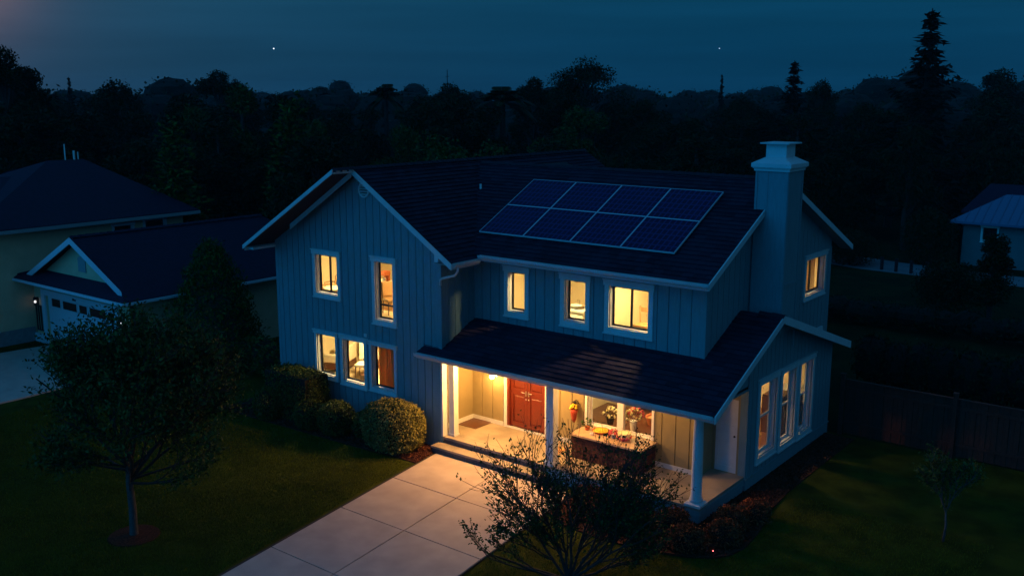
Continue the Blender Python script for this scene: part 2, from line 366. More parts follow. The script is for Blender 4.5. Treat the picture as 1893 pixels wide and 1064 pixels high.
# far path + neighbour driveway
MBp=MB(); MBp.extr([(-16,44.5,-.03),(-14,40.2,-.03),(-9,38.6,-.03),(-4,38.3,-.03),(14,38.5,-.03),(14,41.5,-.03),(-3,41.5,-.03),(-8,42.4,-.03)],(0,0,.045)); struct(MBp.build('far_path',M['path']))
nd=MB(); nd.extr([(-31.2,-13,0),(-23.6,-13,0),(-23.2,-5.4,0),(-23.4,-.95,0),(-29.6,-.95,0)],(0,0,.05)); struct(nd.build('neighbour_driveway',M['concrete']))
# ================================================================ HOUSE
H=thing('blue_house','two storey pale blue board and batten house with lit windows and front porch','house',(0,0,0))
YU=1.49; XM=-.77; XL=-15.72; XW=-8.40; YB=1.85
s1=.633
wtop=lambda off:[(XL,5.72-.0+(-15.95+15.95)*0+ (XL+15.95)*.60),(-11.6,8.2-.16),(XW,5.72+(-7.7-XW)*s1-.14)]
wtopl=[(XL,5.69),(-11.62,8.03),(XW,6.0)]
# wing front wall, real openings
W1=(-13.76,-12.74,4.13,5.38); W2=(-11.06,-10.30,3.62,5.42)
B1=(-13.84,-12.94,1.42,2.77); B2=(-12.60,-11.63,1.40,2.77); B3=(-11.30,-10.32,1.42,2.77)
wf=FRONT(0)
wall(wf,XL,XW,.05,wtopl,[W1,W2,B1,B2,B3],'front_wall',H)
window(wf,W1,H,mull=1); window(wf,W2,H,rail=.24)
# ganged lower windows: one casing each side plus shared mullions
for b in (B1,B2,B3): window(wf,b,H,cw=.10 if b is not B2 else .12)
# wing right (return) wall, upper; lower pier
wall(RIGHT(XW),0.02,YU,3.0,5.98,[],'return_wall',H)
wall(LEFT(XL),0,12.0,.05,5.69,[],'side_wall',H)
m=MB(); m.box(XL,XW,11.9,12.0,0,6); m.box(-8.5,XM,10.0,10.1,0,5.4); m.build('rear_wall',M['siding'],H)
# corner trims
ct=MB()
for q in ((XL-.035,XL+.09,-.035,.09,.05,5.66),(XW-.09,XW+.035,-.036,.09,.30,5.95),(XM-.09,XM+.035,YU-.035,YU+.09,3.6,5.66),(XM-.09,XM+.035,10.02,10.14,.0,5.62),(-.09,.035,8.44,8.565,.0,3.0)):
    ct=MB(); ct.box(*q); ct.build('corner_trim',M['siding'],H)
# main upper front wall
C1=(-7.08,-6.47,4.17,5.34); C2=(-5.08,-4.38,4.17,5.34); C3=(-3.62,-2.40,4.19,5.34)
wall(FRONT(YU),XW,XM,3.3,5.80,[C1,C2,C3],'upper_front_wall',H,bw=.33)
for c,mu in ((C1,0),(C2,0),(C3,1)): window(FRONT(YU),c,H,mull=mu,cw=.145)
# right gable wall (main)
G1=(8.00,9.55,4.32,5.44)
mt=[(YU,5.98),(5.42,7.93),(10.1,5.9)]
wall(RIGHT(XM),YU,10.1,2.97,mt,[G1],'gable_wall',H,bw=.31); wall(RIGHT(XM),8.56,10.1,.05,2.969,[],'gable_wall',H,bw=.31); window(RIGHT(XM),G1,H,mull=1,cw=.12)
hd=MB(); fbox(hd,RIGHT(XM),8.0,9.6,.03,.10,2.98,3.12); fbox(hd,RIGHT(XM),8.0,8.12,.03,.07,2.2,2.98); hd.build('window_head',M['trim'],H)
# right wing gable wall with three double hung windows
D1=(3.24,4.45,.72,2.78); 
dw=[(3.26,4.36,.74,2.80),(4.74,5.72,.66,2.78),(6.06,6.98,.62,2.76)]
sf=.455; yp,zp=3.50,4.69; rz=lambda y: (2.96+sf*(y+.34)) if y<yp else zp-(zp-2.96)/(8.8-yp)*(y-yp)
gt=[(2.54,rz(2.54)-.14),(yp,zp-.15),(8.53,rz(8.53)-.12)]
wall(RIGHT(0),2.54,8.53,.05,gt,dw,'wing_gable_wall',H,bw=.27)
for d in dw: window(RIGHT(0),d,H,rail=.5,sashc='trim',cw=.13,sw=.055)
# little gable triangle above the porch opening
tr=MB(); fbox(tr,RIGHT(0),0.02,2.54,-.10,0,2.80,rz(.02)-.13,rz(2.54)-.13); tr.build('porch_gable_wall',M['siding'],H)
m=MB(); fbox(m,RIGHT(0),2.54,8.50,.03,.045,.05,.34); m.box(-.05,.06,2.50,8.6,.34,.375); m.build('base_board',M['siding'],H)
m=MB(); m.box(-8,-.05,8.42,8.52,0,3.0); m.build('wing_rear_wall',M['siding'],H)
# porch walls
PW=(-4.50,-2.40,1.12,2.50); DR=(-7.40,-5.98,.50,2.62)
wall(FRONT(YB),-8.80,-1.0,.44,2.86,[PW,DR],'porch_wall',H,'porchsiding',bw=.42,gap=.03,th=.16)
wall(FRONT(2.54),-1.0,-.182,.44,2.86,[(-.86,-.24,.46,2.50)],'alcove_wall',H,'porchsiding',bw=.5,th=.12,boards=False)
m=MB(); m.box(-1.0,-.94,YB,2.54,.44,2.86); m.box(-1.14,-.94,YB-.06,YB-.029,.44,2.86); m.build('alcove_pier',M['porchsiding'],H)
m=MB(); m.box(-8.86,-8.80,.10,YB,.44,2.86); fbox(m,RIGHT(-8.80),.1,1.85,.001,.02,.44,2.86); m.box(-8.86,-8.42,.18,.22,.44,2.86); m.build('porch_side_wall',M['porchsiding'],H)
bb=MB(); bb.box(-8.78,-7.55,YB-.055,YB-.029,.44,.57); bb.box(-5.85,-1.16,YB-.055,YB-.029,.44,.57); bb.box(-8.78,-8.755,.24,YB-.056,.44,.57); bb.build('skirting_board',M['trim'],H)
m=MB(); m.box(-8.43,-8.36,-.045,.20,.44,2.84); m.build('porch_corner_trim',M['trim'],H)
# porch ceiling
m=MB(); m.box(-9.0,.0,-.2,2.6,2.87,2.93); m.build('porch_ceiling',M['trim'],H)
# porch floor and steps
ps=MB(); 
ps.box(-8.86,-.0,.30,2.6,.30,.44)
for a,b in ((-8.40,-6.2),(-6.19,-3.9),(-3.89,-1.6),(-1.59,0.02)): ps.box(a,b,-.03,.298,.36,.44)
ps.build('porch_floor',M['porchfloor'],H,bevel=.008)
m=MB(); m.box(-8.40,-4.60,.0,.28,.0,.359); 
for i in range(9): m.box(-8.40+i*.424,-8.40+i*.424+.41,-.012,-.001,.25,.355)
m.build('step_riser',M['riser'],H)
m=MB(); m.box(-4.60,0,0,.28,.0,.359); m.box(-.28,0.0,.281,2.5,0,.298); m.box(-4.60,.012,-.014,-.001,.20,.355); m.box(.001,.014,0,2.54,.20,.355); m.build('porch_base',M['siding'],H)
st=MB(); 
for i in range(5): st.box(-8.52+i*.80,-8.52+i*.80+.79,-.42,-.013,.18,.245)
st.build('step_tread',M['porchfloor'],H,bevel=.006)
st=MB(); 
for i in range(9): st.box(-8.50+i*.44,-8.50+i*.44+.43,-.39,-.02,.03,.179)
st.build('step_riser',M['riser'],H)
# door
dm=MB(); u0,u1,z0,z1=DR
F=FRONT(YB)
fbox(dm,F,u0-.12,u0,.0,.06,.44,z1); fbox(dm,F,u1,u1+.10,.0,.06,.44,z1); fbox(dm,F,u0-.12,u1+.1,.0,.062,z1,z1+.12)
dm.box(u0,u1,YB-.06,YB+.1,.442,.50)
dfr=dm.build('door_frame',M['trim'],H)
for a,b in ((u0+.001,u0+.09),(u1-.07,u1-.001)): fr=MB(); fbox(fr,F,a,b,-.12,.05,.502,z1-.001); sub(fr,'door_jamb',M['door'],dfr)
cx=(u0+u1)/2+.01
for k,(a,b) in enumerate(((u0+.092,cx-.004),(cx+.004,u1-.072))):
    d=MB(); fbox(d,F,a,b,-.10,-.055,.505,z1-.004)
    st_=.095
    zs=[.505,.66,1.42,1.60,1.95,2.09,2.50,2.616]   # rails and panels
    fbox(d,F,a,a+st_,-.055,-.025,.505,z1-.004); fbox(d,F,b-st_,b,-.055,-.025,.505,z1-.004)
    for q0,q1 in ((.505,.64),(1.50,1.70),(2.06,2.16),(2.52,2.616)): fbox(d,F,a+st_,b-st_,-.055,-.025,q0,q1)
    for q0,q1 in ((.64,1.50),(1.70,2.06),(2.16,2.52)):
        e=.05; d.hexa([F(a+st_+.015,-.055,q0+.015),F(b-st_-.015,-.055,q0+.015),F(b-st_-.015,-.055,q1-.015),F(a+st_+.015,-.055,q1-.015)],[F(a+st_+e,-.032,q0+e),F(b-st_-e,-.032,q0+e),F(b-st_-e,-.032,q1-e),F(a+st_+e,-.032,q1-e)])
    dl=d.build('door',M['door'],H)
    hx=cx-.05 if k==0 else cx+.05
    h=MB(); h.box(hx-.02,hx+.02,YB+.005,YB+.026,1.52,1.68); h.tube([(hx,YB+.01,1.63),(hx,YB-.03,1.63),(hx+(-.15 if k==0 else .15),YB-.035,1.63)],.011,8); sub(h,'handle',M['metal'],dl); h=MB(); h.blob((hx,YB+.02,1.42),(.025,.025,.025)); sub(h,'deadbolt',M['metal'],dl)
# alcove door
d=MB(); F2=FRONT(2.54); fbox(d,F2,-.86,-.24,-.08,-.03,.462,2.498)
for q in ((-.86,-.77,.462,2.498),(-.33,-.24,.462,2.498),(-.77,-.33,.462,.62),(-.77,-.33,1.62,1.76),(-.77,-.33,2.36,2.498)): fbox(d,F2,q[0],q[1],-.03,-.012,q[2],q[3])
ad=d.build('alcove_door',M['trim'],H); h=MB(); h.blob((-.30,2.50,1.50),(.03,.03,.03)); sub(h,'handle',M['black'],ad)
# porch window (white frame)
w=window(FRONT(YB),PW,H,mull=0,sashc='white',case='white',cw=.07,th=.16)
m=MB(); F=FRONT(YB); c=-3.42; fbox(m,F,c-.10,c+.10,-.10,.02,PW[2]+.024,PW[3]-.022); sub(m,'mullion',M['white'],w)
# porch posts
col=MB(); c=(-.17,.15,.44)
col.lathe(c,[(.165,.10),(.175,.13),(.165,.16),(.145,.19),(.15,.21),(.135,.24),(.135,.9),(.132,1.4),(.115,2.18),(.125,2.20),(.125,2.24),(.118,2.26),(.14,2.33),(.15,2.36)],28)
co=col.build('porch_column',M['trim'],H,smooth=True); b=MB(); b.box(c[0]-.22,c[0]+.22,c[1]-.22,c[1]+.22,.44,.50); b.hexa([(c[0]-.20,c[1]-.20,.501),(c[0]+.20,c[1]-.20,.501),(c[0]+.20,c[1]+.20,.501),(c[0]-.20,c[1]+.20,.501)],[(c[0]-.16,c[1]-.16,.545),(c[0]+.16,c[1]-.16,.545),(c[0]+.16,c[1]+.16,.545),(c[0]-.16,c[1]+.16,.545)]); sub(b,'plinth',M['trim'],co); b=MB(); b.box(c[0]-.17,c[0]+.17,c[1]-.17,c[1]+.17,2.80,2.865); sub(b,'capital',M['trim'],co)
p=MB(); p.box(-4.66,-4.42,.02,.26,.44,2.865); p.box(-4.69,-4.39,-.01,.29,.441,.55); p.build('porch_post',M['trim'],H)
p=MB(); p.box(-8.30,-8.10,.16,.36,.44,2.865); p.box(-8.32,-8.08,.14,.38,.441,.50); p.build('porch_post',M['trim'],H)
# beam behind the gutter
m=MB(); m.box(-9.0,0.0,.02,.22,2.72,2.869); m.build('porch_beam',M['trim'],H)
# ---- roofs
def unit(a,b): return (Vector(b)-Vector(a)).normalized()
lenp=lambda a,b:(Vector(b)-Vector(a)).length
# porch + right wing front slope: x -9.09..-.77 up to wall, and -.77...48 up to ridge
up=unit((0,-.34,2.96),(0,yp,zp)); Lf=lenp((0,-.34,2.96),(0,yp,zp))
slope((-9.09,-.36,2.95),(1,0,0),up,8.30,2.04,'porch_roof',H,thick=.12,clip=lambda a,b:not(a<.66 and b>.48),deck=(.69,8.30)); slope((-.79,-.36,2.95),(1,0,0),up,1.27,Lf,'wing_front_roof',H,thick=.12)
m=MB(); m.hexa([(-9.09,-.36,2.83),(-8.4,-.36,2.83),(-8.4,-.01,2.99),(-9.09,-.01,2.99)],[(-9.09,-.36,2.949),(-8.4,-.36,2.949),(-8.4,-.01,3.10),(-9.09,-.01,3.10)]); m.build('roof_end_deck',M['under'],H)
upb=unit((0,8.8,2.96),(0,yp,zp)); slope((-.77,8.8,2.95),(1,0,0),upb,1.25,lenp((0,8.8,2.96),(0,yp,zp)),'wing_rear_roof',H,thick=.12)
rg=MB(); 
def caps(rg,p,q,hw=.14,drop=.075,step=.25):
    p=Vector(p); q=Vector(q); d=(q-p); Ln=d.length; d.normalize(); s=Vector((d.y,-d.x,0)).normalized(); n=int(Ln/step)
    for i in range(n):
        a=p+d*(Ln*i/n); b=p+d*(Ln*(i+1)/n+.02); z=Vector((0,0,.035)); z2=Vector((0,0,.015)); dn=Vector((0,0,-drop))
        rg.add([a-s*hw+dn+z,a+z,a+s*hw+dn+z,b-s*hw+dn+z2,b+z2,b+s*hw+dn+z2,a-s*hw+dn-z2,a+s*hw+dn-z2],[(0,1,4,3),(1,2,5,4),(0,6,7,2,1)])
caps(rg,(-.2,yp,zp+.03),(.50,yp,zp+.03)); rg.build('ridge_cap',M['ridge'],H)
# main roof
mu=unit((0,.89,5.83),(0,5.42,8.09)); Lm=lenp((0,.89,5.83),(0,5.42,8.09))
slope((-11.45,.87,5.82),(1,0,0),mu,11.03,Lm,'main_roof',H,clip=lambda a,b:-11.45+a>-7.7-((5.82+b*mu.z)-5.72)/s1-.25)
mr=unit((0,11.06,5.60),(0,5.42,8.09)); slope((-11.45,11.06,5.60),(1,0,0),mr,11.03,lenp((0,11.06,5.6),(0,5.42,8.09)),'main_rear_roof',H)
# wing roof
wr=unit((-7.7,0,5.72),(-11.6,0,8.19)); Lw=lenp((-7.7,0,5.72),(-11.6,0,8.19))
slope((-7.68,-.36,5.71),(0,1,0),wr,12.5,Lw,'wing_roof',H,clip=lambda a,b: not(a>1.6+b*1.3 and a<10.6 and b<4.1))
wl=unit((-15.98,0,5.57),(-11.6,0,8.19)); slope((-15.98,-1.10,5.56),(0,1,0),wl,13.3,lenp((-15.98,0,5.57),(-11.6,0,8.19)),'wing_roof',H,thick=.06)
rg=MB(); caps(rg,(-11.6,-1.1,8.225),(-11.6,12.15,8.225)); rg.build('ridge_cap',M['ridge'],H)
rg=MB(); caps(rg,(-11.3,5.42,8.115),(-.42,5.42,8.115)); rg.build('ridge_cap',M['ridge'],H)
# rake boards
def rake(name,p,q,nrm,h=.17,t=.035,m='trim'):
    b=MB(); board(b,p,q,h,t,nrm); return b.build(name,M[m],H)
rake('rake_board',(-7.66,-.36,5.72),(-11.6,-.36,8.21),(0,-1,0)); rake('rake_board',(-14.50,-.37,6.30),(-11.6,-.371,8.11),(0,-1,0))
rake('rake_board',(-16.02,-1.10,5.575),(-11.6,-1.10,8.22),(0,-1,0),h=.13); 
b=MB(); board(b,(-11.6,-1.1,8.20),(-11.55,-.40,8.20),.12,.03,(1,0,0)); b.build('ridge_end_trim',M['trim'],H)
b=MB(); b.box(-15.98,-15.70,-.95,-.05,5.42,5.50); b.box(-15.99,-15.95,-1.08,12,5.40,5.60); b.build('eave_return',M['trim'],H)
b=MB(); b.box(-8.33,-8.18,-.35,-.03,5.72,5.93); b.build('eave_return',M['trim'],H)
rake('rake_board',(-.42,.86,5.84),(-.42,5.42,8.11),(1,0,0)); rake('rake_board',(-.42,11.08,5.60),(-.42,5.42,8.11),(1,0,0))
rake('rake_board',(.48,-.37,2.97),(.48,yp,zp+.02),(1,0,0),h=.18); rake('rake_board',(.48,8.82,2.97),(.48,yp,zp+.02),(1,0,0),h=.22)
# soffit under right rakes
b=MB(); b.add([(XM,1.0,5.70),(-.42,1.0,5.70),(-.42,5.42,7.92),(XM,5.42,7.92),(XM,11,5.45),(-.42,11,5.45)],[(0,1,2,3),(3,2,5,4)]); b.add([(0,-.1,2.84),(.48,-.1,2.84),(.48,yp,4.50),(0,yp,4.50),(0,8.7,2.85),(.48,8.7,2.85)],[(0,1,2,3),(3,2,5,4)]); b.build('rake_soffit',M['soffit'],H)
b=MB(); b.box(-7.7,XM,.90,YU+.01,5.70,5.72); b.box(-8.4,-7.70,-.33,1.5,5.66,5.68); b.build('eave_soffit',M['soffit'],H)
# gutters: half-round-ish profile
def gutter(p,q,out,name='gutter',m='gutter'):
    p=Vector(p); q=Vector(q); o=Vector(out); z=Vector((0,0,1)); b=MB()
    prof=[(0,0),(.0,-.115),(.07,-.115),(.115,-.06),(.12,0),(.105,0),(.10,-.05),(.065,-.10),(.012,-.10),(.012,0)]
    n=len(prof); b.add([p+o*a+z*c for a,c in prof]+[q+o*a+z*c for a,c in prof],[(i,(i+1)%n,n+(i+1)%n,n+i) for i in range(n)]+[tuple(range(n))[::-1],tuple(range(n,2*n))])
    return b.build(name,M[m],H)
gutter((-7.66,.865,5.84),(-.39,.865,5.84),(0,-1,0)); gutter((-7.67,-.33,5.74),(-7.67,.80,5.74),(1,0,0)); gutter((-9.09,-.37,2.97),(.44,-.37,2.97),(0,-1,0))
b=MB(); b.box(-9.09,.46,-.369,-.335,2.80,2.94); b.box(-7.66,-.42,.866,.90,5.66,5.81); b.box(-7.70,-7.665,-.35,.86,5.56,5.71); b.build('fascia',M['gutter'],H)
dp=MB(); dp.tube([(-7.60,-.18,5.63),(-7.60,-.18,5.50),(-7.75,-.14,5.36),(-8.25,-.10,5.22),(-8.34,-.085,5.16),(-8.345,-.08,5.0)],.035,8); dp.build('downspout',M['gutter'],H,smooth=True)
# round gable vent
v=MB(); c=Vector((-11.42,0,7.55)); 
ring=MB(); N=28
for r0,r1,n0,n1 in ((.185,.235,.02,.075),):
    o=len(ring.v)
    for k in range(N):
        t=2*math.pi*k/N; cs,sn=math.cos(t),math.sin(t)
        for r,nn in ((r0,n1),(r1,n1),(r1,n0),(r0,n0)): ring.v.append((c.x+r*cs,-nn,c.z+r*sn))
    for k in range(N):
        a=o+k*4; b_=o+((k+1)%N)*4
        for j in range(4): ring.f.append((a+j,a+(j+1)%4,b_+(j+1)%4,b_+j))
gv=ring.build('gable_vent',M['trim'],H); v=MB(); v.extr([(c.x+.19*math.cos(k*.2244),-.03,c.z+.19*math.sin(k*.2244)) for k in range(28)],(0,-.004,0)); sub(v,'vent_backing',M['ventdark'],gv)
v=MB()
v=MB()
for i in range(4):
    z=c.z-.12+i*.08; w_=math.sqrt(.185**2-(z-c.z)**2)
    v.hexa([(c.x-w_,-.036,z-.02),(c.x+w_,-.036,z-.02),(c.x+w_,-.07,z-.028),(c.x-w_,-.07,z-.028)],[(c.x-w_,-.036,z+.012),(c.x+w_,-.036,z+.012),(c.x+w_,-.07,z-.016),(c.x-w_,-.07,z-.016)])
sub(v,'louvre',M['trim'],gv)
v=MB(); v.tube([(-10.15,3.92,7.15),(-10.15,3.92,7.52)],.035,10); v.build('vent_pipe',M['white'],H)
b=MB(); b.box(-11.62,-11.50,-.05,-.029,2.98,3.08); b.build('outlet_box',M['trim'],H)
# chimney
ch=MB(); X0,X1,Y0,Y1=-.70,.20,3.95,4.95
ch.box(X0,X1,Y0,Y1,4.08,8.42); cho=ch.build('chimney',M['siding'],H)
t=MB()
for (x,y) in ((X1-.06,Y0-.018),(X0-.0,Y0-.018)): t.box(x,x+.06+.0,y,y+.017,4.4 if x>0 else 7.3,8.41)
t.box(X1+.001,X1+.018,Y0+.0,Y0+.08,4.4,8.41); t.box(X1+.001,X1+.018,Y1-.08,Y1,3.6,8.41); t.box(X1+.001,X1+.03,Y0+.08,Y1-.08,5.35,5.43); t.box(-.36,-.345,Y0-.012,Y0-.001,7.3,8.41)
sub(t,'chimney_trim',M['siding'],cho)
t=MB(); e=.07
t.box(X0-.04,X1+.04,Y0-.04,Y1+.04,8.40,8.47); t.box(X0-.07,X1+.07,Y0-.07,Y1+.07,8.471,8.50); t.box(X0-.10,X1+.10,Y0-.10,Y1+.10,8.501,8.60)
i=.22; t.hexa([(X0-.10,Y0-.10,8.601),(X1+.10,Y0-.10,8.601),(X1+.10,Y1+.10,8.601),(X0-.10,Y1+.10,8.601)],[(X0+i,Y0+i,8.78),(X1-i,Y0+i,8.78),(X1-i,Y1-i,8.78),(X0+i,Y1-i,8.78)])
sub(t,'chimney_crown',M['trim'],cho)
t=MB(); t.box(X0+.17,X1-.17,Y0+.20,Y1-.22,8.70,9.10); t.box(X0+.05,X1-.05,Y0+.06,Y1-.08,9.101,9.135); sub(t,'flue_cap',M['trim'],cho)
# ---- rooms
def room(x0,x1,y0,y1,z0,z1,open_='',floor='floorin',w='wallin'):
    b=MB(); t=.03
    if 'f' not in open_: b.box(x0,x1,y0-t,y0,z0,z1)
    if 'b' not in open_: b.box(x0,x1,y1,y1+t,z0,z1)
    if 'l' not in open_: b.box(x0-t,x0,y0,y1,z0,z1)
    if 'r' not in open_: b.box(x1,x1+t,y0,y1,z0,z1)
    b.box(x0-t,x1+t,y0-t,y1+t,z1,z1+t); wl_=b.build('room_wall',M[w],H)
    f=MB(); f.box(x0-t,x1+t,y0-.02,y1+t,z0-.05,z0); sub(f,'room_floor',M[floor],wl_)
    return wl_
room(-15.5,-8.6,.18,4.4,3.45,5.56,'f'); 
# upper left room is wide: partition is left of window two so its view runs past it
room(-15.5,-8.95,.18,4.6,1.0,3.30,'f')
room(-7.9,-3.95,YU+.18,4.6,3.3+.35,5.66,'f'); room(-3.9,-1.0,YU+.18,4.6,3.65,5.66,'f')
room(-4.2,-1.0,6.6,9.85,3.65,5.60,'r')
# great room behind the porch window and side windows
b=MB(); b.box(-5.3,-5.27,2.0,8.4,.44,2.86); b.box(-5.3,-.2,8.37,8.40,.44,2.86); b.box(-5.3,-.2,2.03,8.4,2.83,2.86); b.box(-5.3,-1.0,2.011,2.02,.44,1.10)
b.box(-3.2,-3.1,4.55,8.37,.44,2.83)
wl_=b.build('room_wall',M['wallin'],H); f=MB(); f.box(-5.3,-.18,2.02,8.4,.36,.43); sub(f,'room_floor',M['floordark'],wl_)
# ---- fixtures & lamps
def ceil_light(name,label,loc,energy,size=.35,color=WARM):
    t=thing(name,label,'ceiling light',loc); x,y,z=loc
    b=MB(); b.lathe(loc,[(.18,0),(.18,-.03),(.05,-.035)],16); b.build('lamp_base',M['white'],t)
    b=MB(); b.lathe((x,y,z-.036),[(.16,0),(.14,-.06),(.03,-.09)],16); b.build('lamp_shade',GL,t)
    light('lamp_glow','AREA',(x,y,z-.14),energy,color,size,(0,0,0),t); return t
GL=mat('lit_shade',(.8,.7,.5),.5,emit=((1,.72,.35),2.0))
EN=1.0
ceil_light('ceiling_light','round shade on the ceiling of the left upstairs room',(-13.6,1.2,5.56),150)
ceil_light('ceiling_light','round shade on the ceiling behind the tall narrow upstairs window',(-10.4,1.6,5.56),130)
ceil_light('ceiling_light','round shade on the living room ceiling behind the three ground floor windows',(-12.6,1.5,3.30),300,.6)
ceil_light('ceiling_light','round shade on the bathroom ceiling behind the two narrow windows',(-5.9,2.0,5.66),160,.25)
ceil_light('ceiling_light','round shade on the bedroom ceiling behind the pair of upper sashes',(-2.7,2.5,5.66),130,.25)
ceil_light('ceiling_light','round shade in the rear upstairs room beside the chimney',(-2.2,8.4,5.60),95)
ceil_light('ceiling_light','round shade over the wooden table behind the porch window',(-3.6,3.0,2.83),55)
ceil_light('ceiling_light','round shade behind the three tall side windows',(-2.35,6.0,2.83),125)
# porch wall sconce
sc=thing('wall_sconce','bright brass wall lamp left of the red double door','wall lamp',(-7.86,YB-.03,1.98))
b=MB(); b.box(-7.94,-7.78,YB-.06,YB-.029,1.95,2.14); b.build('back_plate',M['metal'],sc); b=MB(); b.lathe((-7.86,YB-.20,2.06),[(.15,0),(.14,.05),(.04,.09)],16); b.tube([(-7.86,YB-.05,2.12),(-7.86,YB-.20,2.14)],.015,8); b.build('lamp_cap',M['metal'],sc)
b=MB(); b.blob((-7.86,YB-.20,1.98),(.075,.075,.08),12,8); b.build('bulb',mat('lit_bulb',(1,.8,.5),.5,emit=((1,.72,.36),40)),sc)
light('sconce_glow','POINT',(-7.86,YB-.34,1.93),55,WARM2,.07,parent=sc)
# recessed porch downlights
for x,y,e,lb in ((-7.3,.12,470,'porch ceiling lamp above the left end of the steps'),(-5.6,.42,500,'porch ceiling lamp in front of the red double door'),(-3.3,.45,115,'porch ceiling lamp above the brick bench'),(-1.5,.9,34,'porch ceiling lamp beside the alcove door')):
    zc=2.87 if y>.2 else 2.719; t=thing('porch_downlight',lb,'ceiling lamp',(x,y,zc)); b=MB(); b.lathe((x,y,zc),[(.09,0),(.09,-.012),(.075,-.014)],16); b.build('lamp_ring',M['white'],t); b=MB(); b.lathe((x,y,zc-.014),[(.07,0),(.02,-.006)],16); b.build('lamp_lens',GL,t)
    light('downlight_glow','POINT',(x,y,zc-.065),e,WARM2,.07,parent=t)
# ================================================================ SOLAR PANELS
def solarmat():
    m=D.materials.new('solar_cells'); m.use_nodes=True; nt=m.node_tree; b=nt.nodes['Principled BSDF']
    tc=nt.nodes.new('ShaderNodeTexCoord'); br=nt.nodes.new('ShaderNodeTexBrick'); br.offset=0
    mp=nt.nodes.new('ShaderNodeMapping'); nt.links.new(tc.outputs['Generated'],mp.inputs['Vector']); nt.links.new(mp.outputs['Vector'],br.inputs['Vector'])
    br.inputs['Scale'].default_value=1; br.inputs['Brick Width'].default_value=1/10; br.inputs['Row Height'].default_value=1/6; br.inputs['Mortar Size'].default_value=.014
    br.inputs['Color1'].default_value=(.003,.003,.026,1); br.inputs['Color2'].default_value=(.005,.005,.036,1); br.inputs['Mortar'].default_value=(.018,.028,.10,1)
    nt.links.new(br.outputs['Color'],b.inputs['Base Color']); b.inputs['Roughness'].default_value=.45; b.inputs['Specular IOR Level'].default_value=.12
    return m
SOL=solarmat(); ALU=mat('aluminium_frame',(.60,.56,.56),.5)
ye,ze=.89,5.83; sl=math.atan2(8.09-5.83,5.42-.89); cs,sn=math.cos(sl),math.sin(sl)
def SP(x,t,h): return (x,ye+t*cs-h*sn,ze+t*sn+h*cs)   # t along the slope, h off it
t0=(1.76-ye)/cs; t1=(4.50-ye)/cs; pw=(8.40-1.84)/4; ph=(t1-t0)/2
names={0:'leftmost',1:'second from left',2:'third from left',3:'rightmost'}
for r in range(2):
    for c in range(4):
        x0=-8.40+c*pw+.006; x1=x0+pw-.012; a=t0+r*ph+.006; b_=a+ph-.012
        t=thing('solar_panel','dark blue solar panel, %s of the %s row on the main roof'%(names[c],('lower','upper')[r]),'solar panel',SP((x0+x1)/2,a,.05),'solar panels on the roof')
        m=MB(); e=.013
        for q in ((x0,x1,a,a+e),(x0,x1,b_-e,b_),(x0,x0+e,a+e,b_-e),(x1-e,x1,a+e,b_-e)):
            m.hexa([SP(q[0],q[2],.07),SP(q[1],q[2],.07),SP(q[1],q[3],.07),SP(q[0],q[3],.07)],[SP(q[0],q[2],.115),SP(q[1],q[2],.115),SP(q[1],q[3],.115),SP(q[0],q[3],.115)])
        m.build('panel_frame',ALU,t)
        m=MB(); m.hexa([SP(x0+e,a+e,.09),SP(x1-e,a+e,.09),SP(x1-e,b_-e,.09),SP(x0+e,b_-e,.09)],[SP(x0+e,a+e,.108),SP(x1-e,a+e,.108),SP(x1-e,b_-e,.108),SP(x0+e,b_-e,.108)]); 
        g=m.build('cell_sheet',SOL,t)
        for xx in (x0+.3,x1-.35):
            m=MB(); m.hexa([SP(xx,a,.02),SP(xx+.05,a,.02),SP(xx+.05,b_,.02),SP(xx,b_,.02)],[SP(xx,a,.069),SP(xx+.05,a,.069),SP(xx+.05,b_,.069),SP(xx,b_,.069)])
            m.build('mounting_rail',M['black'],t)
# ================================================================ PORCH THINGS
t=thing('brick_bench','low brick bench with a pale stone top under the porch window','bench',(-3.4,1.3,.44))
b=MB()
x0,x1,y0,y1=-4.42,-2.22,.92,1.74; z=.442; r=0
while z<1.08:
    for side in (0,1):
        u=(x0 if side==0 else y0+.1)-(.11 if r%2 else 0); end=x1 if side==0 else y1
        while u<end:
            a=max(u,x0 if side==0 else y0+.1); c=min(u+.21,end)
            if c-a>.03:
                if side==0: b.box(a,c,y0,y0+.095,z,z+.062)
                else: b.box(x1-.095,x1,a,c,z,z+.062); b.box(x0,x0+.095,a,c,z,z+.062)
            u+=.22
    z+=.072; r+=1
b.build('brick_base',M['brick'],t); b=MB(); b.box(x0+.012,x1-.012,y0+.012,y1,.442,1.08); b.build('mortar_core',M['riser'],t)
b=MB(); b.box(x0-.05,x1+.05,y0-.06,y1+.02,1.09,1.15); b.build('stone_top',M['stone'],t,bevel=.008)
def flowers(mb,c,r,n,s,rr=None):
    for i in range(n):
        a=random.uniform(0,6.28); ph=random.uniform(-.1,1.4); q=Vector((math.cos(a)*math.cos(ph),math.sin(a)*math.cos(ph),math.sin(ph)))*r
        mb.blob(Vector(c)+q,s*random.uniform(.7,1.2),6,4,.15)
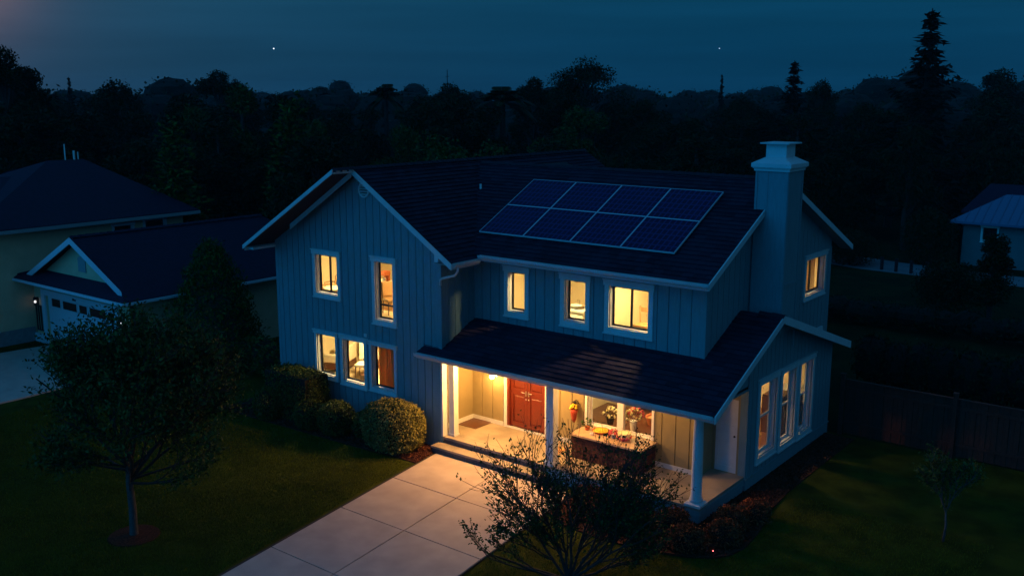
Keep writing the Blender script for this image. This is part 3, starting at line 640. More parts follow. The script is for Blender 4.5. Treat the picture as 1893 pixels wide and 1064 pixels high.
def potplant(label,x,y,z,h,r,mpot,mf,mf2=None,fr=.2,cat='potted plant',n=26,name='potted_flowers'):
    t=thing(name,label,cat,(x,y,z)); b=MB(); b.lathe((x,y,z),[(r*.7,0),(r,h),(r*1.08,h),(r*1.08,h*1.08),(r*.85,h*1.08)],16); b.build('pot',M[mpot],t,smooth=False)
    V=leafcloud(260,[((x,y,z+h+fr*.55),(fr,fr,fr*.75))],.045,.02,shell=.35); quads('foliage',V,L['green'],t)
    b=MB(); flowers(b,(x,y,z+h+fr*.5),fr,n,.035); b.build('blossom',M[mf],t,smooth=True)
    if mf2: b=MB(); flowers(b,(x+.05,y+.05,z+h+fr*.75),fr*.9,n//2,.04); b.build('blossom',M[mf2],t,smooth=True)
    return t
def leafcloud(N,clumps,ln,wd,shell=.3,jit=0,tri=False,up=0.0,zcut=None):
    """N leaves spread through ellipsoid clumps; returns (N,4,3)"""
    vol=np.array([r[0]*r[1]*r[2] for _,r in clumps])**.72; pr=vol/vol.sum(); idx=rng.choice(len(clumps),N,p=pr)
    C=np.array([c for c,_ in clumps])[idx]; Rr=np.array([r for _,r in clumps])[idx]
    d=rng.normal(0,1,(N,3)); d/=np.linalg.norm(d,axis=1)[:,None]
    rad=(1-shell*rng.random(N)**1.5)+rng.normal(0,jit,N)
    p=C+d*Rr*rad[:,None]
    a=rng.normal(0,1,(N,3))+d*.6; a[:,2]+=up; a/=np.linalg.norm(a,axis=1)[:,None]
    b=np.cross(a,rng.normal(0,1,(N,3))); b/=np.linalg.norm(b,axis=1)[:,None]
    s=rng.uniform(.6,1.25,N)[:,None]
    V=np.stack([p-a*ln*s*.5,p+b*wd*s*.5,p+a*ln*s*.5,p-b*wd*s*.5],1)
    if zcut is not None: V=V[p[:,2]>zcut]
    return V
# hanging wall pot
t=thing('wall_planter','orange cone wall pot with yellow flowers beside the porch post','planter',(-4.86,YB-.16,1.3),None)
b=MB(); b.lathe((-4.86,YB-.18,1.16),[(.03,0),(.07,.1),(.10,.30),(.12,.38),(.10,.385)],14); b.build('cone_pot',M['red'],t,smooth=True)
b=MB(); flowers(b,(-4.86,YB-.19,1.58),.10,22,.045); b.build('blossom',M['yellow'],t,smooth=True)
b=MB(); b.tube([(-4.95,YB-.10,1.52),(-4.97,YB-.08,1.72),(-4.86,YB-.06,1.80),(-4.77,YB-.08,1.70)],.012,6); b.blob((-4.86,YB-.14,1.74),(.06,.05,.06)); b.build('hanger',M['black'],t)
# things on the bench
t=thing('tart_dish','round terracotta dish holding a yellow tart on the bench','dish',(-3.78,1.42,1.15)); b=MB(); b.lathe((-3.78,1.42,1.151),[(.17,0),(.24,.075),(.25,.08),(.22,.06),(.0,.05)],24); b.build('dish',M['terra'],t,smooth=False); b=MB(); b.lathe((-3.78,1.42,1.205),[(.222,0),(.20,.03),(.10,.04)],20); 
for k in range(9): b.blob((-3.78+.13*math.cos(k*.7),1.42+.13*math.sin(k*.7),1.245),(.045,.03,.02),6,4)
b.build('tart',M['yellow'],t)
t=thing('cream_cake','round cream cake with pink blossoms on the right half of the bench','cake',(-2.95,1.30,1.15)); b=MB(); b.lathe((-2.95,1.30,1.152),[(.10,0),(.03,.03),(.03,.08),(.21,.09),(.21,.10)],20); b.build('cake_stand',M['pink'],t); b=MB(); b.lathe((-2.95,1.3,1.253),[(.175,0),(.18,.03),(.17,.10),(.15,.115)],22); 
for k in range(14): b.blob((-2.95+.165*math.cos(k*.449),1.3+.165*math.sin(k*.449),1.36),(.032,.032,.028),6,4)
b.build('icing',M['cream'],t); b=MB(); 
for k in range(10): b.blob((-2.95+.18*math.cos(k*.628),1.3+.18*math.sin(k*.628),1.275),(.025,.025,.025),6,4)
b.build('blossom',M['pink'],t)
t=thing('flower_posy','small loose posy of pink flowers between the tart and the cake','flowers',(-3.30,1.30,1.15)); b=MB(); b.lathe((-3.30,1.30,1.151),[(.06,0),(.08,.10),(.06,.11)],12); b.build('bowl',M['white'],t); b=MB(); flowers(b,(-3.30,1.30,1.24),.14,24,.032); b.build('blossom',M['pink'],t); quads('foliage',leafcloud(160,[((-3.30,1.30,1.27),(.17,.17,.13))],.05,.022),L['green'],t)
t=thing('white_cup','small white cup at the front edge of the bench','cup',(-3.88,1.10,1.15)); b=MB(); b.lathe((-3.88,1.10,1.151),[(.04,0),(.055,.05),(.05,.07),(.03,.03)],14); b.build('cup_body',M['white'],t); b=MB(); b.tube([(-3.83,1.10,1.165),(-3.80,1.10,1.18),(-3.83,1.10,1.205)],.007,6); b.build('cup_handle',M['white'],t)
potplant('small green leafy plant at the left end of the bench',-4.22,1.40,1.15,.10,.08,'terra','leafy',None,.15,n=6,name='potted_plant')
# door mat on left, coir mat on right
for (a,b_,c,d,lb,nm) in ((-8.72,-8.02,1.05,1.80,'dark rectangular mat in the left corner of the porch','floor_mat'),(-5.30,-4.85,.9,1.35,'small tan mat between the porch post and the brick bench','floor_mat')):
    m=MB(); m.box(a,b_,c,d,.441,.458); tag(m.build(nm,M['darkwood'] if a<-8 else M['wood'],bevel=.004),lb,'mat')
# ================================================================ FURNITURE INSIDE
def table(name,label,x,y,z,w,d,h,top='wood',leg='darkwood',round_=False,th=.04):
    t=thing(name,label,'table',(x,y,z)); b=MB()
    if round_: b.lathe((x,y,z+h-th),[(w/2,0),(w/2,th)],24)
    else: b.box(x-w/2,x+w/2,y-d/2,y+d/2,z+h-th,z+h)
    b.build('table_top',M[top],t)
    for sx in (-1,1):
        for sy in (-1,1):
            q=.33 if round_ else .44; b=MB(); b.tube([(x+sx*w*q,y+sy*d*q,z+.001),(x+sx*w*q*.95,y+sy*d*q*.95,z+h-th-.001)],.025,6); b.build('leg',M[leg],t)
    return t
def chair(name,label,x,y,z,rot,seat='cloth',fr='darkwood',armed=False,h=.95,s=1.):
    t=thing(name,label,'chair',(x,y,z)); c,sn_=math.cos(rot),math.sin(rot)
    P=lambda a,b,q:(x+(a*c-b*sn_)*s,y+(a*sn_+b*c)*s,z+q*s)
    for a in (-.2,.2):
        for b_ in (-.2,.2):
            m=MB(); m.tube([P(a*1.1,b_*1.15,.001),P(a,b_,.42)],[.016,.022],6); m.build('leg',M[fr],t)
    m=MB(); m.hexa([P(-.24,-.24,.42),P(.24,-.24,.42),P(.24,.24,.42),P(-.24,.24,.42)],[P(-.24,-.24,.50),P(.24,-.24,.50),P(.22,.22,.50),P(-.22,.22,.50)]); m.build('seat',M[seat],t,bevel=.02)
    m=MB(); m.hexa([P(-.22,.19,.55),P(.22,.19,.55),P(.22,.25,.55),P(-.22,.25,.55)],[P(-.22,.25,h),P(.22,.25,h),P(.22,.30,h),P(-.22,.30,h)]); m.build('backrest',M[seat],t,bevel=.02)
    m=MB(); 
    for a in (-.22,.22): m.tube([P(a,.2,.45),P(a,.29,h-.02)],.02,6)
    if armed:
        for a in (-.25,.25): m.tube([P(a,.22,.68),P(a,0,.70),P(a,-.22,.66),P(a,-.2,.45)],.022,6)
    m.build('back_frame',M[fr],t); return t
def sofa(name,label,cat,x,y,z,w,rot,n=2):
    t=thing(name,label,cat,(x,y,z)); c,s_=math.cos(rot),math.sin(rot); P=lambda a,b,q:(x+a*c-b*s_,y+a*s_+b*c,z+q)
    def bx(a0,a1,b0,b1,q0,q1,nm,mt,bv=.04): m=MB(); m.hexa([P(a0,b0,q0),P(a1,b0,q0),P(a1,b1,q0),P(a0,b1,q0)],[P(a0,b0,q1),P(a1,b0,q1),P(a1,b1,q1),P(a0,b1,q1)]); m.build(nm,M[mt],t,bevel=bv)
    bx(-w/2,w/2,-.40,.40,.10,.30,'base','darkwood',.01); bx(-w/2+.15,w/2-.15,-.40,.2,.31,.46,'seat_cushion','cloth'); bx(-w/2,w/2,.2,.42,.31,.88,'backrest','cloth')
    bx(-w/2,-w/2+.15,-.40,.19,.31,.62,'armrest','cloth'); bx(w/2-.15,w/2,-.40,.19,.31,.62,'armrest','cloth')
    for i in range(n): 
        a=-w/2+.2+(w-.4)*(i+.5)/n; bx(a-.2,a+.2,.02,.19,.47,.82,'pillow','cloth',.06)
    for a in (-w/2+.06,w/2-.06):
        m=MB(); m.tube([P(a,-.35,.001),P(a,-.35,.10)],.025,6); m.build('leg',M['darkwood'],t)
    return t
# upstairs left
chair('upholstered_chair','navy backed chair behind the left upstairs window',-14.70,1.35,3.45,-.9,'blue','wood',True,1.0,.95)
table('round_table','round light wood table beside the navy chair upstairs',-14.05,1.05,3.45,.8,.8,.62,'cloth','wood',True)
# behind tall narrow window: counter, coffee maker, chair
t=thing('kitchen_counter','wooden counter with a pale top behind the tall narrow upstairs window','counter',(-12.2,2.0,3.45))
b=MB(); b.box(-13.4,-11.95,1.55,2.3,3.451,4.22); b.build('cabinet',M['wood'],t); b=MB(); b.box(-13.42,-11.92,1.5,2.35,4.221,4.27); b.build('worktop',M['cloth'],t)
t=thing('coffee_maker','orange and steel coffee maker standing on the upstairs counter','coffee maker',(-12.62,1.9,4.27))
b=MB(); b.box(-12.72,-12.50,1.8,2.05,4.271,4.31); b.box(-12.72,-12.50,1.97,2.05,4.311,4.62); b.box(-12.73,-12.49,1.78,2.05,4.53,4.66); b.build('body',M['terra'],t); b=MB(); b.lathe((-12.61,1.88,4.312),[(.06,0),(.07,.06),(.04,.14)],12); b.build('carafe',M['metal'],t)
m=MB(); m.box(-13.0,-12.55,2.9,2.94,4.55,4.95); tag(m.build('wall_picture',M['soffit']),'small grey framed picture above the upstairs coffee maker','picture')
chair('wooden_chair','dark ladder back chair at the foot of the tall upstairs window',-11.45,1.05,3.55,1.2,'wood','darkwood',False,1.0)
# living room
sofa('armchair','cream armchair with pillows seen in the left ground floor window','armchair',-14.75,1.75,1.0,1.0,-1.15,1)
m=MB(); m.box(-14.75,-14.05,.75,1.25,1.001,1.015); tag(m.build('rug',M['terra']),'small rust coloured rug in front of the cream armchair','rug')
sofa('sofa','long cream sofa with cushions behind the middle ground floor window','sofa',-14.35,3.2,1.0,1.7,-.35,2)
chair('dining_chair','dark framed chair with cream padding in the middle ground floor window',-13.25,1.45,1.0,.5,'cloth','darkwood',False,1.1,1.05)
m=MB(); m.box(-12.92,-12.62,.95,1.2,1.001,1.30); tag(m.build('footstool',M['darkwood'],bevel=.01),'small dark wooden footstool beside the dining chair','stool')
# curtain with folds
cu=MB(); N=60; a0,a1=-11.45,-10.72
for k in range(N+1):
    x=a0+(a1-a0)*k/N; y=.42+.045*math.sin(k*.95)
    cu.v+= [(x,y,1.02),(x+.02*math.sin(k*.3),y,3.05)]
cu.f=[(2*k,2*k+2,2*k+3,2*k+1) for k in range(N)]
o=cu.build('curtain',M['curtain'],smooth=True); tag(o,'amber pleated curtain drawn across the right ground floor window','curtain'); sm=o.modifiers.new('s','SOLIDIFY'); sm.thickness=.01
sofa('side_armchair','pale armchair half hidden by the amber curtain','armchair',-11.4,2.0,1.0,1.0,.6,1)
# bathroom
t=thing('washstand','white washstand with basin behind the second narrow upper window','washstand',(-5.75,3.0,3.65)); b=MB(); b.box(-6.15,-5.35,2.8,3.25,3.651,4.10); b.build('cabinet',M['white'],t); b=MB(); b.box(-6.2,-5.3,2.75,3.27,4.101,4.15); b.lathe((-5.75,3.0,4.151),[(.10,0),(.19,.09),(.20,.10),(.17,.09),(.09,.02)],16); b.build('basin',M['white'],t); b=MB(); b.tube([(-5.75,3.2,4.15),(-5.75,3.2,4.36),(-5.75,3.08,4.36)],.014,6); b.build('tap',M['metal'],t)
t=thing('wall_shelf','thin white wall shelf above the washstand','shelf',(-6.2,4.4,4.75)); b=MB(); b.box(-6.9,-5.9,4.35,4.58,4.70,4.73); b.build('shelf_board',M['white'],t); b=MB(); b.box(-6.75,-6.72,4.4,4.58,4.60,4.70); b.box(-6.1,-6.07,4.4,4.58,4.6,4.7); b.build('bracket',M['metal'],t)
t=thing('rocking_chair','pale wooden chair low behind the right pane of the double upper window','chair',(-3.2,2.6,3.65)); 
b=MB(); b.box(-3.45,-3.0,2.4,2.85,4.05,4.10); b.build('seat',M['wood'],t); b=MB(); b.tube([(-3.44,2.84,4.05),(-3.5,2.92,4.55)],.02,6); b.tube([(-3.0,2.84,4.05),(-3.0,2.92,4.55)],.02,6); b.box(-3.5,-3.0,2.90,2.93,4.38,4.52); b.build('backrest',M['wood'],t)
for a in (-3.43,-3.03):
    for c in (2.42,2.82): b=MB(); b.tube([(a,c,3.652),(a,c,4.049)],.02,6); b.build('leg',M['wood'],t)
# great room: long dark table behind porch window
table('dark_table','broad dark wooden table right behind the porch window','table',-3.75,2.95,) if False else table('long_table','broad dark wooden table right behind the porch window',-3.85,3.05,.43,2.7,1.9,.66,'floordark','darkwood')
potplant('dark vase with cream flowers in the left half of the porch window',-4.06,2.35,1.09,.18,.12,'black','cream',None,.22,n=40)
potplant('white pot with cream and pink flowers in the middle of the porch window',-3.28,2.32,1.09,.26,.11,'white','cream','pink',.24,n=44)
t=thing('wicker_basket','round terracotta coloured bowl at the right end of the dark table','bowl',(-3.05,3.1,1.09)); b=MB(); b.lathe((-3.05,3.1,1.091),[(.18,0),(.24,.22),(.26,.23),(.26,.25),(.23,.24),(.2,.18),(.0,.17)],22); b.build('bowl_body',M['terra'],t); b=MB(); b.lathe((-3.05,3.1,1.27),[(.205,0),(.12,.05),(.03,.06)],16); b.build('bowl_filling',M['wood'],t)
t=thing('bread_loaf','split tan loaf of bread beside the dark vase','bread',(-3.75,2.6,1.09)); b=MB(); b.blob((-3.80,2.55,1.16),(.17,.11,.075),14,8,.02); b.build('loaf',M['wood'],t,smooth=True); b=MB(); b.blob((-3.74,2.62,1.24),(.13,.08,.05),12,6,.03); b.build('loaf_end',M['stone'],t,smooth=True)
# side windows things
potplant('orange vase with flowers on a stand in the nearest tall side window',-.62,4.62,.92,.42,.12,'terra','red',None,.16,n=14,name='flower_vase')
m=MB(); m.lathe((-.62,4.62,.431),[(.18,0),(.16,.03),(.03,.05),(.03,.44),(.17,.46),(.17,.485)],18); tag(m.build('plant_stand',M['wood']),'small round stand under the orange vase','plant stand')
t=thing('dark_cabinet','tall dark cabinet with brass handles in the middle side window','cabinet',(-.8,6.4,.43)); b=MB(); b.box(-1.15,-.55,6.2,7.0,.431,1.60); b.build('carcass',M['darkwood'],t); 
for q in (6.22,6.61): b=MB(); b.box(-.549,-.525,q,q+.37,.5,1.56); d=b.build('cabinet_door',M['darkwood'],t); h=MB(); h.tube([(-.50,q+.18,.95),(-.50,q+.18,1.15)],.012,6); sub(h,'handle',M['metal'],d)
t=thing('statuette','slim pale figure ornament standing before the dark cabinet','ornament',(-.38,6.62,.43)); b=MB(); b.lathe((-.38,6.62,.431),[(.11,0),(.11,.04),(.05,.07),(.07,.22),(.045,.38),(.08,.55),(.085,.68),(.03,.75),(.055,.82),(.05,.90),(.015,.95)],14); b.build('figure',M['stone'],t,smooth=True); b=MB(); b.tube([(-.38,6.55,1.08),(-.36,6.46,.95),(-.33,6.52,.84)],.02,6); b.tube([(-.38,6.69,1.08),(-.36,6.78,.95),(-.33,6.72,.84)],.02,6); b.build('arm',M['stone'],t)
t=thing('sideboard','dark sideboard with a white top in the farthest side window','sideboard',(-.8,7.8,.43)); b=MB(); b.box(-1.2,-.45,7.35,8.3,.431,1.42); b.build('carcass',M['darkwood'],t); b=MB(); b.box(-1.22,-.42,7.33,8.32,1.421,1.46); b.build('top',M['white'],t); b=MB(); b.box(-.449,-.43,7.4,7.8,.55,1.36); b.box(-.449,-.43,7.83,8.25,.55,1.36); b.build('cabinet_door',M['darkwood'],t)
potplant('small potted plant on the white topped sideboard',-.75,7.85,1.46,.14,.09,'white','leafy',None,.14,n=8,name='potted_plant')
# rear upstairs curtain
cu=MB(); N=24
for k in range(N+1):
    y=8.9+.8*k/N; x=-1.12+.03*math.sin(k*1.1); cu.v+=[(x,y,4.0),(x,y,5.52)]
cu.f=[(2*k,2*k+2,2*k+3,2*k+1) for k in range(N)]; o=cu.build('curtain',M['sheer'],smooth=True); tag(o,'pale curtain in the upper window beside the chimney','curtain'); o.modifiers.new('s','SOLIDIFY').thickness=.01
# ================================================================ SHRUBS BY THE HOUSE
def shrub(name,label,cat,clumps,N,ln,wd,lm,z0,group=None,shell=.25,core=.84,twigs=True):
    c=clumps[0][0]; t=thing(name,label,cat,(c[0],c[1],0),group)
    quads('foliage',leafcloud(N,clumps,ln,wd,shell,.03,zcut=z0),L[lm],t)
    b=MB()
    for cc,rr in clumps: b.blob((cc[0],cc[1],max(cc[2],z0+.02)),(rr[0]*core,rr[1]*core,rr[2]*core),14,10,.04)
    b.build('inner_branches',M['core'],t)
    return t
# big clipped shrub by the steps: rounded box
def superell(N,c,r,p,ln,wd):
    d=rng.normal(0,1,(N,3)); k=(np.abs(d)**p).sum(1)**(1/p); d/=k[:,None]; rad=1-.12*rng.random(N)**2+rng.normal(0,.028,N)+.035*np.sin(d[:,0]*9+d[:,2]*5)*np.cos(d[:,1]*8)
    q=np.array(c)+d*np.array(r)*rad[:,None]; n=d/np.linalg.norm(d,axis=1)[:,None]
    a=rng.normal(0,1,(N,3))+n*.5; a/=np.linalg.norm(a,axis=1)[:,None]; b=np.cross(a,rng.normal(0,1,(N,3))+n*1.2); b/=np.linalg.norm(b,axis=1)[:,None]; s=rng.uniform(.6,1.25,N)[:,None]
    V=np.stack([q-a*ln*s*.5,q+b*wd*s*.5,q+a*ln*s*.5,q-b*wd*s*.5],1); return V[q[:,2]>.03]
def clipped(name,label,c,r,N,p,lm,ln=.075,wd=.042,group=None,cat='shrub'):
    t=thing(name,label,cat,(c[0],c[1],0),group); quads('foliage',superell(N,c,r,p,ln,wd),L[lm],t)
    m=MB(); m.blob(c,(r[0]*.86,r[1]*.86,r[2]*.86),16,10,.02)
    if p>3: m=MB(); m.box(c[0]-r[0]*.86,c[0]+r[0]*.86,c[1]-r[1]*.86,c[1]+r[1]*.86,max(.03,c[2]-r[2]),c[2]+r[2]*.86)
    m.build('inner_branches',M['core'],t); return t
clipped('clipped_shrub','largest clipped round shrub, lit gold beside the porch steps',(-9.62,-.86,.72),(.98,.72,.76),15000,2.7,'shrub')
clipped('clipped_hedge','tall box clipped hedge at the left end of the house bed',(-14.05,-.78,.84),(1.15,.55,.86),15000,5,'hedge',.07,.04,cat='hedge')
clipped('ball_shrub','round clipped ball shrub just left of the largest shrub, medium sized',(-11.92,-1.02,.52),(.58,.55,.55),5500,2.2,'hedge',.065,.036,'ball shrubs below the ground floor windows')
clipped('ball_shrub','small dark ball shrub tucked behind the largest shrub',(-11.02,-.62,.40),(.42,.42,.44),3500,2.2,'hedge',.065,.036,'ball shrubs below the ground floor windows')
clipped('ball_shrub','ball shrub in front of the right end of the tall hedge',(-12.95,-1.22,.50),(.50,.48,.50),4000,2.2,'hedge',.065,.036,'ball shrubs below the ground floor windows')
clipped('ball_shrub','leftmost ball shrub in front of the tall hedge',(-14.75,-1.40,.50),(.55,.42,.55),4000,2.2,'hedge',.065,.036,'ball shrubs below the ground floor windows')
for (x,y,r,lb) in ((1.0,1.05,.42,'russet mound shrub farthest back along the right side of the porch'),(.72,.35,.44,'russet mound shrub, second along the right side of the porch'),(.92,-.50,.46,'russet mound shrub standing at the bend of the mulch bed'),
    (.35,-1.30,.50,'russet mound shrub nearest the front of the mulch bed'),(-.35,-.62,.42,'russet mound shrub close under the porch column'),(-1.25,-.85,.46,'russet mound shrub below the middle of the porch'),(-2.05,-1.25,.42,'russet mound shrub half hidden behind the front sapling'),(-2.75,-.75,.38,'russet mound shrub closest to the driveway')):
    t=thing('mound_shrub',lb,'shrub',(x,y,0),'russet shrubs in the mulch bed'); quads('foliage',leafcloud(2600,[((x,y,.22),(r,r*.95,.34)),((x+.1,y+.06,.34),(r*.6,r*.6,.26)),((x-.14,y-.05,.30),(r*.55,r*.6,.26))],.075,.03,.3,.08,zcut=.04),L['red'],t)
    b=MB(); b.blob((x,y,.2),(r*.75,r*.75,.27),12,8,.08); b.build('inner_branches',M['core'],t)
# ================================================================ NEAR TREES with branching
def grow(base,dirv,ln,rad,depth,segs,tips,spread,upb,childn,shr=.72,bounds=None):
    """recursive limbs; segs collects (pts,radii); tips collects twig points"""
    d=Vector(dirv).normalized(); p=Vector(base); pts=[p.copy()]; n=4
    for i in range(n):
        d=(d+Vector((random.gauss(0,.10),random.gauss(0,.10),random.gauss(0,.07)+upb))).normalized(); p=p+d*ln/n; pts.append(p.copy())
    if bounds and not bounds(p): return
    segs.append((pts,[rad*(1-.42*i/n) for i in range(n+1)]))
    if depth<=2: tips+= [(pts[i],d,depth) for i in range(1,n+1)]
    if depth==0: return
    for k in range(childn):
        f=random.uniform(.35,1) if k<childn-1 else 1; q=pts[min(n,max(1,int(round(f*n))))]
        ax=Vector((random.gauss(0,1),random.gauss(0,1),random.gauss(0,.5))).normalized()
        nd=(d+ax*spread*random.uniform(.6,1.25)).normalized()
        grow(q,nd,ln*shr*random.uniform(.75,1.2),rad*.58,depth-1,segs,tips,spread,upb,childn,shr,bounds)
def tipleaves(tips,per,ln,wd,spr,dd=None):
    P=np.array([t[0][:] for t in tips]); Dv=np.array([t[1][:] for t in tips]); idx=np.repeat(np.arange(len(P)),per); N=len(idx)
    p=P[idx]+rng.normal(0,spr,(N,3)); a=Dv[idx]*.5+rng.normal(0,.8,(N,3)); a/=np.linalg.norm(a,axis=1)[:,None]; b=np.cross(a,rng.normal(0,1,(N,3))); b/=np.linalg.norm(b,axis=1)[:,None]; s=rng.uniform(.65,1.3,N)[:,None]
    return np.stack([p,p+a*ln*s*.5+b*wd*s*.5,p+a*ln*s,p+a*ln*s*.5-b*wd*s*.5],1)
def nearthing(name,label,base,stems,leaf,per,ln,wd,spr,bark,cat='tree',trunkpts=None,trunkmat=None,thin=None):
    t=thing(name,label,cat,base); segs=[];tips=[]
    for a in stems: grow(*a[:2],*a[2:5],segs,tips,*a[5:])
    b=MB()
    if trunkpts: 
        tb=MB(); tb.tube(*trunkpts,10); tb.build('trunk',M[trunkmat or bark],t,smooth=True)
    for pts,r in segs: b.tube(pts,r,6 if r[0]>.02 else 4,cap=False)
    b.build('branches',M[bark],t,smooth=True)
    if thin: tips=[q for q in tips if random.random()<thin(q[0].z)]
    quads('foliage',tipleaves(tips,per,ln,wd,spr),L[leaf],t); return t,segs,tips
# tree on the left lawn
random.seed(11); bx,by=-10.37,-8.87
cc=Vector((bx+.2,by+.25,3.4)); bnd=lambda p:((p.x-cc.x)**2+(p.y-cc.y)**2)/2.5**2+((p.z-cc.z)/2.28)**2<1.05
st=[]
for k in range(11):
    a=k*2.4+.6; st.append(((bx+.02*math.cos(a),by+.02*math.sin(a),1.40+.10*(k%5)),(math.cos(a)*.75+.16,math.sin(a)*.75+.12,(.55,1.0,1.8,3.2)[k%4]),1.75,.045,3,.60,.04,5,.76,bnd))
for k in range(7):
    a=k*.9+.3; st.append(((bx,by,1.35+.08*k),(math.cos(a),math.sin(a),.12+.1*(k%3)),1.45,.032,3,.55,-.02,5,.74,bnd))
t,sg,tp=nearthing('lawn_tree','young broad leafy tree alone on the left lawn with a pale lower trunk',(bx,by,0),st,'olive',6,.11,.05,.10,'bark',trunkpts=([(bx,by,-.05),(bx,by,.1),(bx+.01,by+.01,.7),(bx-.02,by,1.3),(bx,by,1.9)],[.12,.10,.09,.085,.06]),trunkmat='palebark')
print('tree1 tips',len(tp))
m=MB(); m.lathe((bx,by,.0),[(.62,-.02),(.58,.035),(.2,.06)],28); o=struct(m.build('tree_mulch_ring',M['mulch']))
# front multi-stem tree
random.seed(23); bx,by=-.95,-4.25
cc=Vector((-1.25,-3.78,1.72)); rr=Vector((-.79,-.61,0)); 
bnd=lambda p:(((p.x-cc.x)*.79-(p.y-cc.y)*(-.61))**2)/2.75**2+(((p.x-cc.x)*-.61+(p.y-cc.y)*.79)**2)/1.5**2+((p.z-cc.z)/1.95)**2<1.05 and p.z>.35
st=[]
camr=Vector((.79,.614,0))
for k,(s,u,l) in enumerate(((-1.25,.75,1.75),(-.8,1.25,1.75),(-.35,1.5,1.75),(.1,1.8,1.85),(.5,1.4,1.6),(.9,1.0,1.55),(1.2,.7,1.45),(-1.4,.42,1.35),(-.1,1.1,1.2),(1.3,.4,1.1),(1.5,.95,1.5),(1.15,1.25,1.5))):
    dv=camr*s+Vector((-.61,.79,0))*random.uniform(-.35,.35)+Vector((0,0,u)); st.append(((bx+camr.x*s*.05,by+camr.y*s*.05,.02),dv,l,.034,3,.55,.04,5,.70,bnd))
for k in range(12):
    s_=random.uniform(-1.3,1.3); dv=camr*s_+Vector((-.61,.79,0))*random.uniform(-.5,.3)+Vector((0,0,random.uniform(.5,1.2))); st.append(((bx+camr.x*s_*.35,by+camr.y*s_*.35,random.uniform(.35,.8)),dv,random.uniform(.8,1.15),.018,2,.6,.03,5,.72,bnd))
t,sg,tp=nearthing('front_sapling','airy multi stemmed tree in the foreground in front of the porch',(bx,by,0),st,'green',4,.074,.040,.045,'bark',thin=lambda z: .85 if z<1.0 else max(.34,.85-.40*(z-1.0)))
print('tree2 tips',len(tp))
# sapling right
random.seed(5); bx,by=4.99,2.75
st=[((bx,by,.75),(.5*math.cos(a)*1,.5*math.sin(a),1.1),.75,.022,2,.5,.03,4,.7,None) for a in (0.3,1.9,3.4,4.7,5.6)]
nearthing('pale_sapling','thin pale stemmed sapling on the dark right lawn',(bx,by,0),st,'olive',5,.09,.04,.06,'palebark',trunkpts=([(bx,by,0),(bx+.03,by,.4),(bx,by,.8)],[.032,.026,.022]),trunkmat='palebark')
